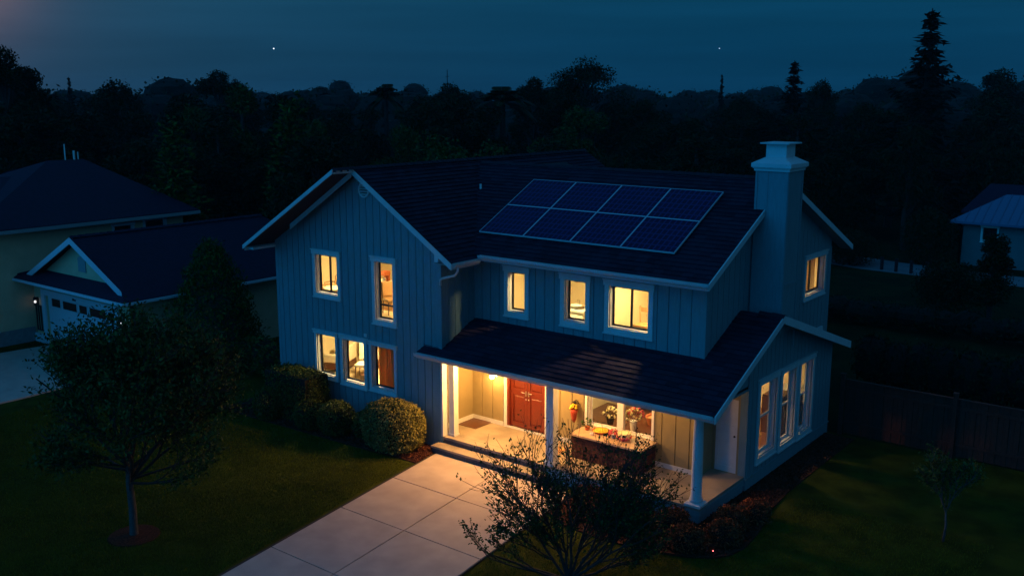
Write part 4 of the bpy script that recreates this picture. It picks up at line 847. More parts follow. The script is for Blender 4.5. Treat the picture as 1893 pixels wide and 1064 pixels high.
# ================================================================ WOODLAND TREES
def limb_tree_trunk(h,r,crown_z,clumps,t,base=(0,0)):
    b=MB(); x,y=base; b.tube([(x,y,-.3),(x+.1,y,h*.25),(x-.05,y+.1,h*.55),(x,y,crown_z)],[r,r*.8,r*.6,r*.35],7)
    for c,rr in clumps: b.tube([(x,y,max(h*.22,c[2]-rr[2]-1.2)),((x+c[0])/2,(y+c[1])/2,c[2]-rr[2]*.6),tuple(c)],[r*.45,r*.3,r*.08],5,cap=False)
    b.build('trunk',M['bark'],t)
def proto(kind,label,cat,group,seed,h,w,leaf,N):
    """a tree of height h and crown width w standing at the origin"""
    global rng; rng=np.random.default_rng(seed); random.seed(seed)
    t=thing({'palm':'palm_tree','conifer':'conifer_tree','cone':'cypress_tree','bush':'leafy_bush','roundbush':'round_bush'}.get(kind,'broadleaf_tree'),label,cat,(0,0,0),group)
    R_=w/2
    if kind in('round','airy','tall','oak','bush','roundbush','spiky'):
        cl=[]
        if kind=='roundbush': cl=[((0,0,h*.5),(R_,R_,h*.5)),((R_*.3,0,h*.62),(R_*.6,R_*.6,h*.36)),((-R_*.35,.1,h*.55),(R_*.6,R_*.6,h*.36))]
        elif kind=='bush': cl=[((random.uniform(-R_,R_)*.8,random.uniform(-1,1),h*random.uniform(.55,.86)),(R_*.3,R_*.3,h*.14)) for _ in range(16)]+[((0,0,h*.6),(R_*.8,R_*.6,h*.28))]
        else:
            n={'round':15,'airy':13,'tall':17,'oak':22,'spiky':26}[kind]
            zlo={'round':.34,'airy':.55,'tall':.28,'oak':.62,'spiky':.06}[kind]
            for i in range(n):
                a=random.uniform(0,6.28); f=random.random(); zz=zlo+(1-zlo-.1)*f
                if kind=='tall': rad=R_*(1-.75*f)*random.uniform(.3,.9)
                elif kind=='oak': rad=R_*math.sqrt(max(.05,1-f*f*.8))*random.uniform(.4,.95)
                elif kind=='spiky': rad=R_*(1-.6*f)*random.uniform(.3,1)
                else: rad=R_*math.sqrt(max(.05,1-(f*1.6-.6)**2*.9))*random.uniform(.35,.85)
                cr=R_*random.uniform(.22,.40)*(1 if kind!='spiky' else .85)
                cl.append(((rad*math.cos(a),rad*math.sin(a),h*zz),(cr,cr,cr*random.uniform(.6,.85))))
            cl.append(((0,0,h-R_*.34),(R_*.36,R_*.36,R_*.32)))
            if kind in('round','tall'): cl.append(((0,0,h*(zlo+.22)),(R_*.6,R_*.6,h*.22)))
        V=leafcloud(N,cl,.19 if h>6 else .13,.11 if h>6 else .07,.55,.10,zcut=.05)
        quads('crown',V,L[leaf],t); limb_tree_trunk(h,max(.06,h*.022),h*.8,cl if kind not in('roundbush',) else [],t)
    elif kind in('conifer','cone'):
        P=[];T=[];nl=int(h*(2.0 if kind=='conifer' else 3.2)); b=MB(); b.tube([(0,0,-.3),(0,0,h*.5),(0,0,h)],[h*.018,h*.01,.02],7)
        z0=h*(.12 if kind=='conifer' else .05)
        for i in range(nl):
            f=i/nl; z=z0+(h-z0)*f; rl=(random.uniform(.72,1.2) if kind=='conifer' else 1)*R_*((1-f)**(.85 if kind=='conifer' else .6))*(.12+.88) ; m_=int(8+5*(1-f))
            for k in range(m_):
                a=6.28*k/m_+i*1.3+random.uniform(-.25,.25); r_=rl*random.uniform(.45,1.25) if kind=='conifer' else rl*random.uniform(.65,1.15); zj=random.uniform(-.22,.22)
                dz=-.10*r_ if kind=='conifer' else .30*r_
                e=Vector((math.cos(a)*r_,math.sin(a)*r_,dz)); s=Vector((0,0,min(h-.1,z+zj)))
                if i%2==0: b.tube([s,s+e*.5+Vector((0,0,.05*r_ if kind=='conifer' else -.05)),s+e],[.03,.02,.008],4,cap=False)
                nq=int(6+r_*9)
                for q in range(nq):
                    g=(q+random.random())/nq; c=s+e*g+Vector((0,0,(r_*(.22*g*g*g-.10*math.sin(g*3.1)) if kind=='conifer' else 0)))
                    wd=(.30*(1-g*.55)) if kind=='conifer' else .42*(1-g*.4)
                    P.append(c+Vector((random.gauss(0,wd*.45),random.gauss(0,wd*.45),random.gauss(0,.07 if kind=='conifer' else .18)-(.05)))); T.append(e.normalized()*.8+Vector((random.gauss(0,.5),random.gauss(0,.5),random.gauss(0,.3)-(.25 if kind=='conifer' else 0))))
        b.build('trunk',M['bark'],t)
        p=np.array([q[:] for q in P]); a=np.array([q[:] for q in T]); a/=np.linalg.norm(a,axis=1)[:,None]; bb_=np.cross(a,rng.normal(0,1,a.shape)); bb_/=np.linalg.norm(bb_,axis=1)[:,None]
        lnn=.42 if kind=='conifer' else .30; wdd=.13
        quads('crown',np.stack([p-a*lnn*.5,p+bb_*wdd*.5,p+a*lnn*.5,p-bb_*wdd*.5],1),L[leaf],t)
    elif kind=='palm':
        b=MB(); b.tube([(0,0,-.3),(.1,0,h*.4),(.0,.05,h*.82)],[.24,.18,.17],8); b.build('trunk',M['bark'],t); V=[]; ribs=MB()
        nf=30
        for k in range(nf):
            a=k*2.399; el=random.uniform(-.25,1.35); Lf_=R_*random.uniform(.95,1.15); s=Vector((0,.05,h*.82)); pts=[]
            for j in range(9):
                g=j/8; hz=Lf_*g*math.cos(el)*(1-.12*g)+.05; vz=Lf_*(g*math.sin(el)-.75*g*g*(.5+.5*math.cos(el)))*.9; pts.append(s+Vector((math.cos(a)*hz,math.sin(a)*hz,vz)))
            ribs.tube(pts,[.025]*8+[.008],4,cap=False); sd=Vector((-math.sin(a),math.cos(a),0))
            for j in range(1,9):
                for q in range(4):
                    g=(j-1+q/4)/8; c=pts[j-1].lerp(pts[j],q/4); dd=(pts[j]-pts[j-1]).normalized(); ll=Lf_*.24*math.sin(min(3.0,.35+g*2.6))
                    for sg_ in (-1,1):
                        tip=c+(sd*sg_*.9+dd*.7+Vector((0,0,-.35))).normalized()*ll; wv=dd*.045
                        V.append([c-wv,c+wv,tip+wv*.3,tip-wv*.3])
        ribs.build('frond_ribs',M['bark'],t); quads('crown',np.array([[list(q) for q in r] for r in V]),L[leaf],t)
    return t
def dup(root,loc,rz,sc,label,group):
    r=root.copy(); COL.objects.link(r); r.location=loc; r.rotation_euler=(0,0,rz); r.scale=sc; r['label']=label
    if group: r['group']=group
    elif 'group' in r: del r['group']
    for ch in list(root.children):
        c=ch.copy(); COL.objects.link(c); c.parent=r
    return r
Q={}
GW='woodland trees behind the houses'
def place(kind,x,y,h,w,label,group=None,leaf='crown',var=0,N=12000,cat='tree'):
    key=(kind,leaf,var)
    if key not in Q:
        hh,ww={'round':(10,5.4),'airy':(12,4.6),'tall':(10,4.4),'oak':(13,6.6),'conifer':(13,4.6),'cone':(9.5,4.4),'palm':(11.5,4.6),'bush':(8.6,5.4),'roundbush':(2.6,3.1),'spiky':(4.6,2.4)}[kind]
        Q[key]=(proto(kind,label,cat,group,hash((kind,leaf,var).__str__().encode().hex()[:6]) % 1000 if False else (len(Q)*17+3),hh,ww,leaf,N),hh,ww); t=Q[key][0]; t.location=(x,y,0); t.rotation_euler=(0,0,random.uniform(0,6)); t.scale=(w/ww,w/ww,h/hh)
        return t
    p_,hh,ww=Q[key]; return dup(p_,(x,y,0),random.uniform(0,6.28),(w/ww,w/ww,h/hh),label,group)
random.seed(3)
SPEC=[('airy',-50.8,8.1,13.2,4.6,'tall bare limbed tree rising at the left edge of the skyline','crown'),
('round',-64.4,16.5,11.9,2.8,'small round headed tree next to the tall tree at the left edge','crown'),
('palm',-58.6,14.6,11.6,3.6,'leftmost palm on the skyline, right of the small round tree','crown'),
('conifer',-105.5,41.5,12.4,3.0,'tiny spire shaped conifer far off on the left skyline','pine'),
('round',-59.4,20.4,11.5,6.0,'broad dark dome shaped tree above the neighbour\'s roof','crown'),
('airy',-70.2,37.3,12.6,5.6,'lumpy headed tree standing tallest on the left centre skyline','crown'),
('round',-70.6,39.6,11.9,3.0,'small domed tree touching the tallest left centre tree','crown'),
('tall',-41.2,18.0,11.0,5.4,'tall tapering leafy tree behind the two cypress shaped trees','crowng'),
('round',-45.5,17.3,9.7,4.4,'low green tree between the two cypress shaped trees','crowng'),
('cone',-29.3,12.1,10.1,5.0,'loose layered cypress shaped tree right behind the blue house gable','cone'),
('tall',-31.5,15.5,9.0,3.6,'narrow green tree beside the layered cypress shaped tree','crowng'),
('cone',-32.3,7.2,9.0,4.6,'bright green cypress shaped tree behind the neighbour\'s roof','cone'),
('palm',-50.5,39.9,12.2,4.4,'slim palm with a clear trunk near the middle of the skyline','crown'),
('round',-36.1,29.6,9.9,5.4,'rounded tree right of the slim palm','crown'),
('round',-52.9,50.8,11.5,6.0,'dark dome tree on the skyline between the two middle palms','crown'),
('palm',-36.4,38.2,11.9,6.2,'broad fan shaped palm in the middle of the skyline','crown'),
('airy',-39.9,46.9,11.8,4.2,'ragged tree just right of the broad palm','crown'),
('oak',-34.3,46.2,13.4,6.6,'big umbrella crowned tree, highest in the middle of the skyline','crown'),
('round',-26.9,34.3,9.6,6.4,'wide tree below the big umbrella crowned tree','crowng'),
('round',-29.2,19.8,8.7,3.6,'yellow green tree left of the pale bush behind the roof','crowng'),
('bush',-18.7,12.8,8.75,5.6,'pale green leafy treetop showing just above the house roof','crowng'),
('round',-29.6,47.4,10.1,6.0,'dark round tree right of the big umbrella crowned tree','crown'),
('conifer',-43.6,89.6,12.8,2.4,'tiny far conifer spire right of centre on the skyline','pine'),
('round',-27.7,61.5,10.4,4.6,'low domed tree right of the tiny far spire','crown'),
('conifer',-23.1,61.2,13.2,6.5,'middle sized conifer on the skyline above the chimney','pine'),
('round',-26.7,77.4,11.9,4.6,'round tree behind the middle sized conifer','crown'),
('conifer',-9.9,52.6,16.2,9.0,'tallest pointed conifer standing black against the sky at right','pine'),
('round',-14.6,54.0,9.9,5.4,'dark round tree left of the tallest conifer','crown'),
('round',-9.3,47.9,8.6,5.0,'low dark tree at the foot of the tallest conifer','crown'),
('round',-17.1,110.3,13.5,9.0,'far tree on the rise at the right edge of the skyline','crown'),
('tall',-20.9,38.9,8.9,5.0,'dark leafy tree behind the ridge left of the chimney','crown'),
('roundbush',-10.1,39.7,2.1,3.4,'round bush beside the far path right of the house','crown'),
('roundbush',-1.6,28.6,2.6,3.0,'dark round bush on the back lawn in front of the right neighbour','crown'),
('roundbush',-6.4,42.9,3.4,3.2,'loose bush at the left corner of the right neighbour\'s house','crown'),
('tall',1.0,25.4,4.5,2.9,'jagged small tree in front of the right neighbour\'s wall','crown'),
('roundbush',-6.5,57.7,6.9,6.2,'large rusty brown shrub behind the right neighbour\'s roof','crown'),
('roundbush',-15.0,50.6,5.8,5.6,'large dark shrub beyond the far path','crown')]
for k,x,y,h,w,lb,lf in SPEC:
    cat={'palm':'palm tree','conifer':'conifer','roundbush':'bush'}.get(k,'tree'); place(k,x,y,h,w,lb,None,lf,0,cat=cat)
# filler trees nobody could tell apart
cyaw=R(37.873); fx,fy=-math.sin(cyaw),math.cos(cyaw); rx,ry=math.cos(cyaw),math.sin(cyaw); CX,CY=10.164,-20.543
def fill(n,a0,a1,d0,d1,h0,h1,w0,w1,kinds=('round','tall')):
    for _ in range(n):
        d=random.uniform(d0,d1); s=random.uniform(a0,a1); x=CX+fx*d+rx*d*s; y=CY+fy*d+ry*d*s
        k=random.choice(kinds); v=random.choice((0,1))
        place(k,x,y,random.uniform(h0,h1),random.uniform(w0,w1),'dark leafy tree in the unlit woodland mass behind the houses',GW,'crown',v)
fill(16,-.56,-.30,58,100,8.6,10.6,5,8); fill(14,-.30,-.02,58,105,8.2,10.6,5,8); fill(14,0,.32,70,110,8.0,10.4,5,8); fill(12,.28,.62,76,120,8.2,11,5.5,8.5)
fill(10,-.40,-.12,46,60,6.2,8.6,4.5,6.5); fill(12,.02,.30,56,72,5.2,8.0,5,7); fill(12,.26,.60,70,84,5.5,8.6,5,7)
# far woodland as one mass
rng=np.random.default_rng(99); random.seed(99)
cl=[]
for i in range(620):
    d=random.uniform(125,420); s=random.uniform(-.85,.85); x=CX+fx*d+rx*d*s; y=CY+fy*d+ry*d*s; hh=random.uniform(6.5,11.4)+ (d-125)*.004+(2.6 if s>.33 and d>200 else 0)+(random.uniform(1.2,2.6) if random.random()<.14 else 0); r_=random.uniform(3,8)
    cl.append(((x,y,hh-r_*.7),(r_,r_,r_*.7))); cl.append(((x+random.uniform(-3,3),y,hh*.45),(r_*1.1,r_*1.1,hh*.45)))
V=leafcloud(420000,cl,.62,.42,.35,.06,zcut=0); cb=MB()
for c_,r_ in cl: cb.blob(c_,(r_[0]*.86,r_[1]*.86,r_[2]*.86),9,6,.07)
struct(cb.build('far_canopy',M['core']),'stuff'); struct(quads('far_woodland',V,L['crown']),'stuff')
# hedge behind the fence, hedges by neighbour
def longhedge(name,label,x0,x1,y,h,th,N,lm,seed):
    global rng; rng=np.random.default_rng(seed); random.seed(seed)
    cl=[((x,y+random.uniform(-.15,.15),h*.55*random.uniform(.9,1.1)),(.75,th,h*.47*random.uniform(.9,1.1))) for x in np.arange(x0,x1,.8)]
    t=thing(name,label,'hedge',((x0+x1)/2,y,0)); quads('foliage',leafcloud(N,cl,.14,.07,.3,.05,zcut=.05),L[lm],t)
    b=MB()
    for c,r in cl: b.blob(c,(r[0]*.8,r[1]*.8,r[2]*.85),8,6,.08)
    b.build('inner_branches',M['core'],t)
longhedge('long_hedge','long loose hedge running behind the cedar fence',-.2,14,13.4,2.2,.9,16000,'crown',8)
longhedge('low_hedge','dark hedge in the gap between the blue house and the garage',-22.0,-16.6,1.6,1.5,.6,9000,'hedge',9)
longhedge('back_hedge','low hedge crossing the dark back lawn at right',-6,12,24.0,1.2,.9,8000,'crown',10)
# conical evergreen next to the garage
rng=np.random.default_rng(31); random.seed(31)
x,y=-21.3,1.3; t=thing('cone_evergreen','dense cone shaped evergreen between the garage and the blue house','tree',(x,y,0))
cl=[]
for i in range(46):
    f=i/46; zz=.5+4.3*f; rad=1.95*(1-f)**.58; 
    for k in range(3): a=i*2.4+k*2.1; cl.append(((x+rad*.62*math.cos(a)+random.gauss(0,.08),y+rad*.62*math.sin(a)+random.gauss(0,.08),zz+.1),(rad*random.uniform(.34,.5)+.10,rad*.42+.10,.34)))
quads('crown',leafcloud(28000,cl,.15,.05,.45,.12,up=.9,zcut=.1),L['cone'],t); b=MB(); b.lathe((x,y,0),[(1.0,.3),(1.4,1.0),(1.0,2.6),(.4,4.0),(.03,4.7)],14); b.tube([(x,y,-.1),(x,y,.5)],.14); b.build('trunk',M['bark'],t)
# ================================================================ FENCE right
t=thing('cedar_fence','brown cedar board fence with posts running from the house to the right','fence',(6,8.75,0))
random.seed(2)
for px_ in (.35,3.62,6.0,8.4,10.8): b=MB(); b.box(px_,px_+.11,8.60,8.71,0,1.92); b.box(px_-.02,px_+.13,8.58,8.73,1.921,1.96); b.build('post',M['fence'],t)
b=MB(); u=.47
while u<13: b.box(u,u+.135,8.735+(.02 if int(u*7)%2 else 0),8.755+(.02 if int(u*7)%2 else 0),.04,1.72+random.uniform(-.008,.008)); u+=.145
b.build('fence_boards',M['fence'],t)
b=MB(); b.box(.46,13,8.70,8.7345,.35,.44); b.box(.46,13,8.70,8.7345,1.45,1.54); b.box(.46,13,8.70,8.79,1.735,1.775); b.build('rail',M['fence'],t)
# far fence posts along the path
for i,(x,y) in enumerate(((-11.3,40.8),(-7.9,39.0),(-7.0,38.8),(-6.1,38.7),(-5.2,38.6))):
    b=MB(); b.box(x-.08,x+.08,y-.08,y+.08,0,.75); b.box(x-.10,x+.10,y-.10,y+.10,.751,.80); tag(b.build('path_bollard',M['black']),'short dark post beside the far path, %s from the left'%('first','second','third','fourth','fifth')[i],'bollard','short posts along the far path')
# ================================================================ NEIGHBOUR LEFT
N1=thing('neighbour_garage','low beige garage with a white door, dark hipped roof and two wall lamps','garage',(-27,0,0))
gx0,gx1,gy=-30.9,-23.35,-.85; F=FRONT(gy)
GD=(-29.95,-24.55,.05,2.12)
wall(F,gx0,gx1,0,2.85,[GD],'garage_wall',N1,'beige',boards=False,th=.15)
wall(RIGHT(gx1),gy,9.5,0,2.85,[],'garage_wall',N1,'beige',boards=False,th=.15)
b=MB(); F3=FRONT(gy); 
gw=b
b.add([(-30.15,gy-.02,2.95),(-23.35,gy-.02,2.95),(-26.75,gy-.02,4.72),(-30.15,gy+.12,2.95),(-23.35,gy+.12,2.95),(-26.75,gy+.12,4.72)],[(0,1,2),(5,4,3),(0,3,4,1),(1,4,5,2),(2,5,3,0)]); b.build('gable_wall',M['beige'],N1)
b=MB(); fbox(b,F,-30.22,-29.95,0,.06,0,2.12); fbox(b,F,-24.55,-24.28,0,.06,0,2.12); fbox(b,F,-30.22,-24.28,0,.062,2.12,2.36); b.build('door_frame',M['gdoor'],N1)
d=MB(); 
for i in range(4): fbox(d,F,GD[0],GD[1],-.14,-.10,.052+i*.515,.052+i*.515+.505)
gd=d.build('garage_door',M['gdoor'],N1)
wd=[(-29.62,-28.92),(-28.72,-27.62),(-27.42,-26.82),(-26.62,-25.42),(-25.25,-24.72)]
d=MB(); p_=MB()
for a,c in wd:
    fbox(p_,F,a,c,-.099,-.090,1.66,2.00)
    for q in ((a-.05,a,1.61,2.05),(c,c+.05,1.61,2.05),(a,c,2.0,2.05),(a,c,1.61,1.66)): fbox(d,F,q[0],q[1],-.099,-.075,q[2],q[3])
sub(d,'window_frame',M['gdoor'],gd); sub(p_,'glass_pane',mat('dark_glass',(.005,.006,.01),.15),gd)
# small iron trellis panel left of the door, plinth
b=MB(); 
for x in (-30.80,-30.62,-30.44,-30.28): fbox(b,F,x,x+.05,.01,.05,.55,1.55)
fbox(b,F,-30.80,-30.23,.012,.052,1.551,1.60); fbox(b,F,-30.80,-30.23,.012,.052,.50,.549); b.build('trellis',M['black'],N1)
b=MB(); fbox(b,F,-30.95,-30.23,0,.10,.0,.36); b.build('wall_plinth',M['gdoor'],N1)
t=MB(); fbox(t,F,-27.62,-27.50,.063,.08,2.18,2.27); fbox(t,F,-27.47,-27.36,.063,.08,2.18,2.25); t.build('house_number_plate',M['black'],N1)
# gable louvre
b=MB(); fbox(b,F,-26.98,-26.42,.021,.05,3.45,4.0); b.extr([(-26.98,gy-.05,4.001),(-26.84,gy-.05,4.07),(-26.56,gy-.05,4.07),(-26.42,gy-.05,4.001)],(0,.03,0)); b.build('gable_vent',M['soffit'],N1)
# roofs
def slab_roof(name,pts,parent,m='nroof',th=.14):
    """pts: polygon, dropped by th"""
    b=MB(); b.extr([(x,y,z-th) for x,y,z in pts],(0,0,th)); return b.build(name,M[m],parent)
slab_roof('garage_roof',[(-22.65,-1.55,2.86),(-22.65,9.9,2.86),(-26.75,7.9,4.88),(-26.75,-1.25,4.88),(-23.35,-1.25,3.20)],N1)
slab_roof('garage_roof',[(-31.55,-1.55,2.86),(-30.15,-1.25,3.20),(-26.75,-1.25,4.88),(-26.75,7.9,4.88),(-31.55,9.9,2.86)],N1)
slab_roof('garage_roof',[(-22.65,9.9,2.86),(-31.55,9.9,2.86),(-26.75,7.9,4.88)],N1)
slab_roof('pent_roof',[(-31.55,-1.60,2.85),(-22.65,-1.60,2.85),(-23.35,gy,3.22),(-30.15,gy,3.22)],N1)
b=MB(); caps(b,(-26.75,-1.2,4.91),(-26.75,7.9,4.91),.15,.07,.3); b.build('ridge_cap',M['nroof'],N1)
b=MB(); board(b,(-26.75,-1.27,4.86),(-30.45,-1.27,3.02),.24,.04,(0,-1,0)); board(b,(-26.75,-1.271,4.86),(-23.05,-1.271,3.02),.24,.04,(0,-1,0)); b.build('rake_board',M['gdoor'],N1)
b=MB(); b.box(-31.57,-22.62,-1.66,-1.605,2.72,2.82); b.box(-22.64,-22.58,-1.66,9.9,2.72,2.82); b.build('gutter',M['gdoor'],N1)
b=MB(); b.box(-31.5,-22.7,-1.58,gy,2.69,2.71); b.build('eave_soffit',M['soffit'],N1)
for x,z,lb in ((-30.62,1.78,'black wall lamp with a white light left of the garage door'),(-24.0,1.78,'black wall lamp with a white light right of the garage door')):
    t=thing('wall_lantern',lb,'wall lamp',(x,gy,z)); b=MB(); b.box(x-.07,x+.07,gy-.03,gy-.001,z-.16,z+.16); b.build('back_plate',M['black'],t)
    b=MB(); b.lathe((x,gy-.13,z+.05),[(.085,0),(.07,.10),(.02,.13)],10); b.lathe((x,gy-.13,z-.18),[(.04,0),(.075,.03),(.075,.05)],10); b.build('lantern_cap',M['black'],t)
    b=MB(); b.blob((x,gy-.13,z-.03),(.045,.045,.055),10,8); b.build('bulb',mat('white_bulb',(1,.9,.8),.4,emit=((1,.95,.92),1.4)),t)
# main neighbour building
N2=thing('neighbour_house','large beige two storey house with a broad dark hipped roof behind the garage','house',(-36,0,0))
b=MB(); wx=-31.0
nw=[(3.05,3.95,3.55,4.50),(4.60,5.62,3.60,4.62)]
wall(RIGHT(wx),-16,6.45,0,4.80,nw,'house_wall',N2,'beige',boards=False,th=.15)
wall(FRONT(6.45),-41,wx,0,4.8,[],'house_wall',N2,'beige',boards=False)
for h in nw: window(RIGHT(wx),h,N2,cw=.10,th=.15,case='gdoor')
b=MB(); b.box(-40,-31.3,-15.8,6.2,3.0,4.7); b.build('inner_block',M['black'],N2)
slab_roof('hip_roof',[(-30.35,-3.6,4.95),(-30.35,7.1,4.95),(-36,4.6,7.25),(-36,2.8,7.25)],N2)
slab_roof('hip_roof',[(-30.35,7.1,4.95),(-41.6,7.1,4.95),(-36,4.6,7.25)],N2); slab_roof('hip_roof',[(-36,2.8,7.25),(-36,4.6,7.25),(-41.6,7.1,4.95),(-41.6,-3.6,4.95)],N2); 
slab_roof('hip_roof',[(-30.35,-3.6,4.95),(-36,2.8,7.25),(-37.6,.6,6.45),(-35.6,-3,5.2)],N2)
slab_roof('lower_roof',[(-30.351,-17,4.94),(-30.351,-1.0,4.94),(-36,1.2,6.62),(-36,-17,6.62)],N2); slab_roof('lower_roof',[(-36,-17,6.62),(-36,1.2,6.62),(-41.6,-1,4.94),(-41.6,-17,4.94)],N2)
b=MB(); b.box(-30.38,-30.28,-17,7.14,4.76,4.90); b.build('gutter',M['soffit'],N2)
for (y,h,r) in ((3.70,.75,.03),(4.15,.42,.05),(4.35,.35,.03)): b=MB(); b.tube([(-36,y,7.1),(-36,y,7.25+h)],r,8); b.build('vent_pipe',M['white'],N2)
slab_roof('far_wing_roof',[(-39,-16,5.6),(-39,1,5.6),(-44,-1,7.35),(-44,-16,7.35)],N2)
# raised stone planter and dark shrub left of garage
t=thing('stone_planter','pale raised planter wall at the left edge beside the garage','planter',(-31,-2.5,0)); b=MB(); b.box(-34.5,-30.95,-2.7,-2.45,0,.62); b.box(-31.2,-30.95,-2.449,-.9,0,.62); b.build('planter_wall',M['mound'],t); b=MB(); b.box(-34.5,-30.9,-2.76,-2.40,.621,.69); b.build('planter_coping',M['gdoor'],t)
for i,(x,lb) in enumerate(((-33.2,'dark columnar shrub at the far left edge in the planter'),(-32.4,'dark columnar shrub in the middle of the planter'),(-31.6,'dark columnar shrub nearest the garage in the planter'))):
    rng=np.random.default_rng(40+i); random.seed(40+i); cl=[((x+random.uniform(-.1,.1),-1.9,.6+.25*k),(.45*(1-k*.05),.4*(1-k*.05),.35)) for k in range(9)]
    t=thing('columnar_shrub',lb,'shrub',(x,-1.9,0),'dark shrubs in the planter'); quads('foliage',leafcloud(5000,cl,.12,.05,.5,.05,zcut=.1),L['hedge'],t); b=MB(); b.lathe((x,-1.9,.2),[(.3,0),(.33,.9),(.22,1.9),(.03,2.4)],10); b.build('trunk',M['bark'],t)
# ================================================================ NEIGHBOUR RIGHT
N3=thing('metal_roof_house','small teal house with a pale blue metal roof at the right edge','house',(0,46,0))
hw=[(-3.55,-2.72,1.62,2.42)]
wall(FRONT(44.0),-4.85,8,0,2.62,hw,'house_wall',N3,'teal',boards=False); wall(LEFT(-4.85),44,50,0,2.62,[],'house_wall',N3,'teal',boards=False)
window(FRONT(44.0),hw[0],N3,cw=.09,case='white',name='window'); b=MB(); b.box(-4.6,7.8,44.3,49,.2,2.5); b.build('inner_block',M['black'],N3)
slab_roof('metal_roof',[(-5.35,43.4,2.75),(8.6,43.4,2.75),(6.2,46.6,4.25),(-2.9,46.6,4.25)],N3,'metalroof'); 
b=MB()
for i in range(28):
    x=-5.0+i*.48; zt=min(1,(x+5.35)/2.45); b.hexa([(x,43.4,2.751),(x+.03,43.4,2.751),(x+.03,43.4+3.2*zt,2.751+1.5*zt),(x,43.4+3.2*zt,2.751+1.5*zt)],[(x,43.4,2.79),(x+.03,43.4,2.79),(x+.03,43.4+3.2*zt,2.79+1.5*zt),(x,43.4+3.2*zt,2.79+1.5*zt)])
b.build('standing_seam',M['metalroof'],N3)
slab_roof('hip_roof',[(-5.35,43.4,2.75),(-2.9,46.6,4.25),(-2.9,47.5,4.25),(-5.35,50.6,2.75)],N3); slab_roof('rear_roof',[(-5.6,47,3.0),(3,47,3.0),(2,50,4.6),(-4.6,50,4.6)],N3)
b=MB(); b.tube([(-.6,45.6,3.7),(-.6,45.6,4.0)],.09,10); b.build('roof_vent',M['black'],N3)
# distant mast and two stars
t=thing('radio_mast','hair thin radio mast far off on the skyline','mast',(-190,205,0)); b=MB(); b.tube([(-190,205,0),(-190,205,17.5)],[.25,.12],6); b.build('mast_pole',M['black'],t); b=MB(); b.tube([(-190.8,205,15.5),(-189.2,205,15.5)],.08,5); b.build('crossarm',M['black'],t)
for (x,y,z,r,s,lb) in ((-1882,1500,114,1.5,2,'brighter star in the sky left of centre'),(-739,1500,84,1.0,.55,'faint star in the sky right of centre')):
    b=MB(); b.blob((x,y,z),r,10,8); tag(b.build('evening_star',mat('starlight',(1,1,1),.5,emit=((.75,.85,1),s))),lb,'star')
# small red garden marker light in the mulch bed
t=thing('marker_light','tiny red light in the mulch at the front of the bed','light',(.98,-1.18,0)); b=MB(); b.tube([(.98,-1.18,0),(.98,-1.18,.06)],.008,6); b.build('stake',M['black'],t); b=MB(); b.blob((.98,-1.18,.075),.014,8,6); b.build('lamp_lens',mat('red_led',(1,.1,.08),.4,emit=((1,.12,.10),6)),t)
# ================================================================ SKY, SUN, CAMERA
hz=MB(); hz.box(-645,425,-65,565,-1.5,20); ho=hz.build('haze',mat('haze_air',(1,1,1))); struct(ho,'stuff'); hm=ho.data.materials[0]; hn=hm.node_tree; hn.nodes.remove(hn.nodes['Principled BSDF'])
for n_ in [q for q in hn.nodes if q.type!='OUTPUT_MATERIAL']: hn.nodes.remove(n_)
pv=hn.nodes.new('ShaderNodeVolumePrincipled'); pv.inputs['Density'].default_value=.00022; pv.inputs['Color'].default_value=(.75,.80,.85,1); hn.links.new(pv.outputs[0],hn.nodes['Material Output'].inputs['Volume'])
w=D.worlds.new('World'); S.world=w; w.use_nodes=True; nt=w.node_tree; nt.nodes.clear()
out=nt.nodes.new('ShaderNodeOutputWorld'); bg=nt.nodes.new('ShaderNodeBackground'); tc=nt.nodes.new('ShaderNodeTexCoord'); sep=nt.nodes.new('ShaderNodeSeparateXYZ')
lk=nt.links.new; lk(tc.outputs['Generated'],sep.inputs[0])
ramp=nt.nodes.new('ShaderNodeValToRGB'); cr=ramp.color_ramp; cr.elements[0].position=.0; cr.elements[0].color=(.0018,.034,.083,1)
cr.elements[1].position=1; cr.elements[1].color=(.010,.060,.165,1)
for p_,c in ((.05,(.0020,.041,.096)),(.11,(.0028,.053,.116)),(.35,(.006,.075,.18))): e=cr.elements.new(p_); e.color=(*c,1)
lk(sep.outputs['Z'],ramp.inputs[0])
def lobe(dirv,power,color,scale):
    dp=nt.nodes.new('ShaderNodeVectorMath'); dp.operation='DOT_PRODUCT'; v=Vector(dirv).normalized(); dp.inputs[1].default_value=v; lk(tc.outputs['Generated'],dp.inputs[0])
    mx=nt.nodes.new('ShaderNodeMath'); mx.operation='MAXIMUM'; mx.inputs[1].default_value=0; lk(dp.outputs['Value'],mx.inputs[0])
    pw_=nt.nodes.new('ShaderNodeMath'); pw_.operation='POWER'; pw_.inputs[1].default_value=power; lk(mx.outputs[0],pw_.inputs[0])
    vm=nt.nodes.new('ShaderNodeVectorMath'); vm.operation='SCALE'; vm.inputs[0].default_value=[c*scale for c in color]; lk(pw_.outputs[0],vm.inputs['Scale']); return vm
lobes=[lobe((.9,.3,.3),2.0,(.018,.050,.085),1.0),lobe((-.30,-.92,.16),2.0,(.001,.29,.86),1.0),lobe((-.955,.25,.22),60,(.11,.045,.026),1.0),lobe((-.9105,.395,.118),700,(.17,.060,.028),1.0),lobe((-.90,.42,.10),14,(.008,.012,.008),1.0)]
acc=ramp.outputs[0]
for l_ in lobes:
    ad=nt.nodes.new('ShaderNodeVectorMath'); ad.operation='ADD'; lk(acc,ad.inputs[0]); lk(l_.outputs[0],ad.inputs[1]); acc=ad.outputs[0]
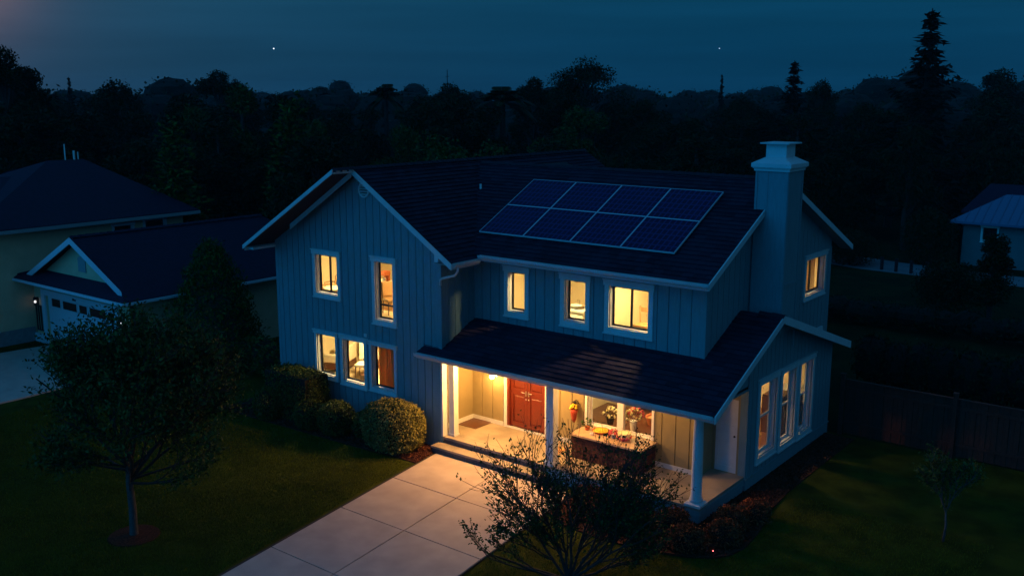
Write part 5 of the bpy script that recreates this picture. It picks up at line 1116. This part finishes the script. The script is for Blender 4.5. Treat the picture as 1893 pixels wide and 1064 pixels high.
# faint uneven high haze
nz=nt.nodes.new('ShaderNodeTexNoise'); nz.inputs['Scale'].default_value=3; nz.inputs['Detail'].default_value=4; mp=nt.nodes.new('ShaderNodeMapping'); mp.inputs['Scale'].default_value=(1,1,16); lk(tc.outputs['Generated'],mp.inputs[0]); lk(mp.outputs[0],nz.inputs['Vector'])
mr_=nt.nodes.new('ShaderNodeMapRange'); mr_.inputs['From Min'].default_value=.3; mr_.inputs['From Max'].default_value=.7; mr_.inputs['To Min'].default_value=.90; mr_.inputs['To Max'].default_value=1.10; lk(nz.outputs['Fac'],mr_.inputs['Value'])
fin=nt.nodes.new('ShaderNodeVectorMath'); fin.operation='SCALE'; lk(acc,fin.inputs[0]); lk(mr_.outputs[0],fin.inputs['Scale']); lk(fin.outputs[0],bg.inputs['Color']); bg.inputs['Strength'].default_value=1; lk(bg.outputs[0],out.inputs['Surface'])
sun=light('sun','SUN',(0,0,30),.05,(.12,.45,1),R(25)); sun.rotation_euler=Vector((.45,.80,-.75)).to_track_quat('-Z','Y').to_euler()
cam=D.cameras.new('camera'); co_=D.objects.new('camera',cam); COL.objects.link(co_); S.camera=co_
cam.sensor_width=36; cam.lens=36*1807.533/1893; cam.clip_end=6000; cam.clip_start=.3
a=R(37.873); tl=R(11.215); Fv=Vector((-math.sin(a)*math.cos(tl),math.cos(a)*math.cos(tl),-math.sin(tl))); Rv=Vector((math.cos(a),math.sin(a),0)); Uv=Rv.cross(Fv)
rl=R(.045); R2=Rv*math.cos(rl)+Uv*math.sin(rl); U2=Uv*math.cos(rl)-Rv*math.sin(rl)
mt_=Matrix((( R2.x,U2.x,-Fv.x,10.164),(R2.y,U2.y,-Fv.y,-20.543),(R2.z,U2.z,-Fv.z,10.385),(0,0,0,1))); co_.matrix_world=mt_
S.view_settings.view_transform='Standard'; S.view_settings.look='None'; S.view_settings.exposure=0; S.view_settings.gamma=1
S.cycles.use_denoising=True
try: S.cycles.denoiser='OPENIMAGEDENOISE'
except Exception: pass
S.cycles.max_bounces=7; S.cycles.diffuse_bounces=4; S.cycles.transparent_max_bounces=10; S.cycles.sample_clamp_indirect=4
S.cycles.caustics_reflective=False; S.cycles.caustics_refractive=False
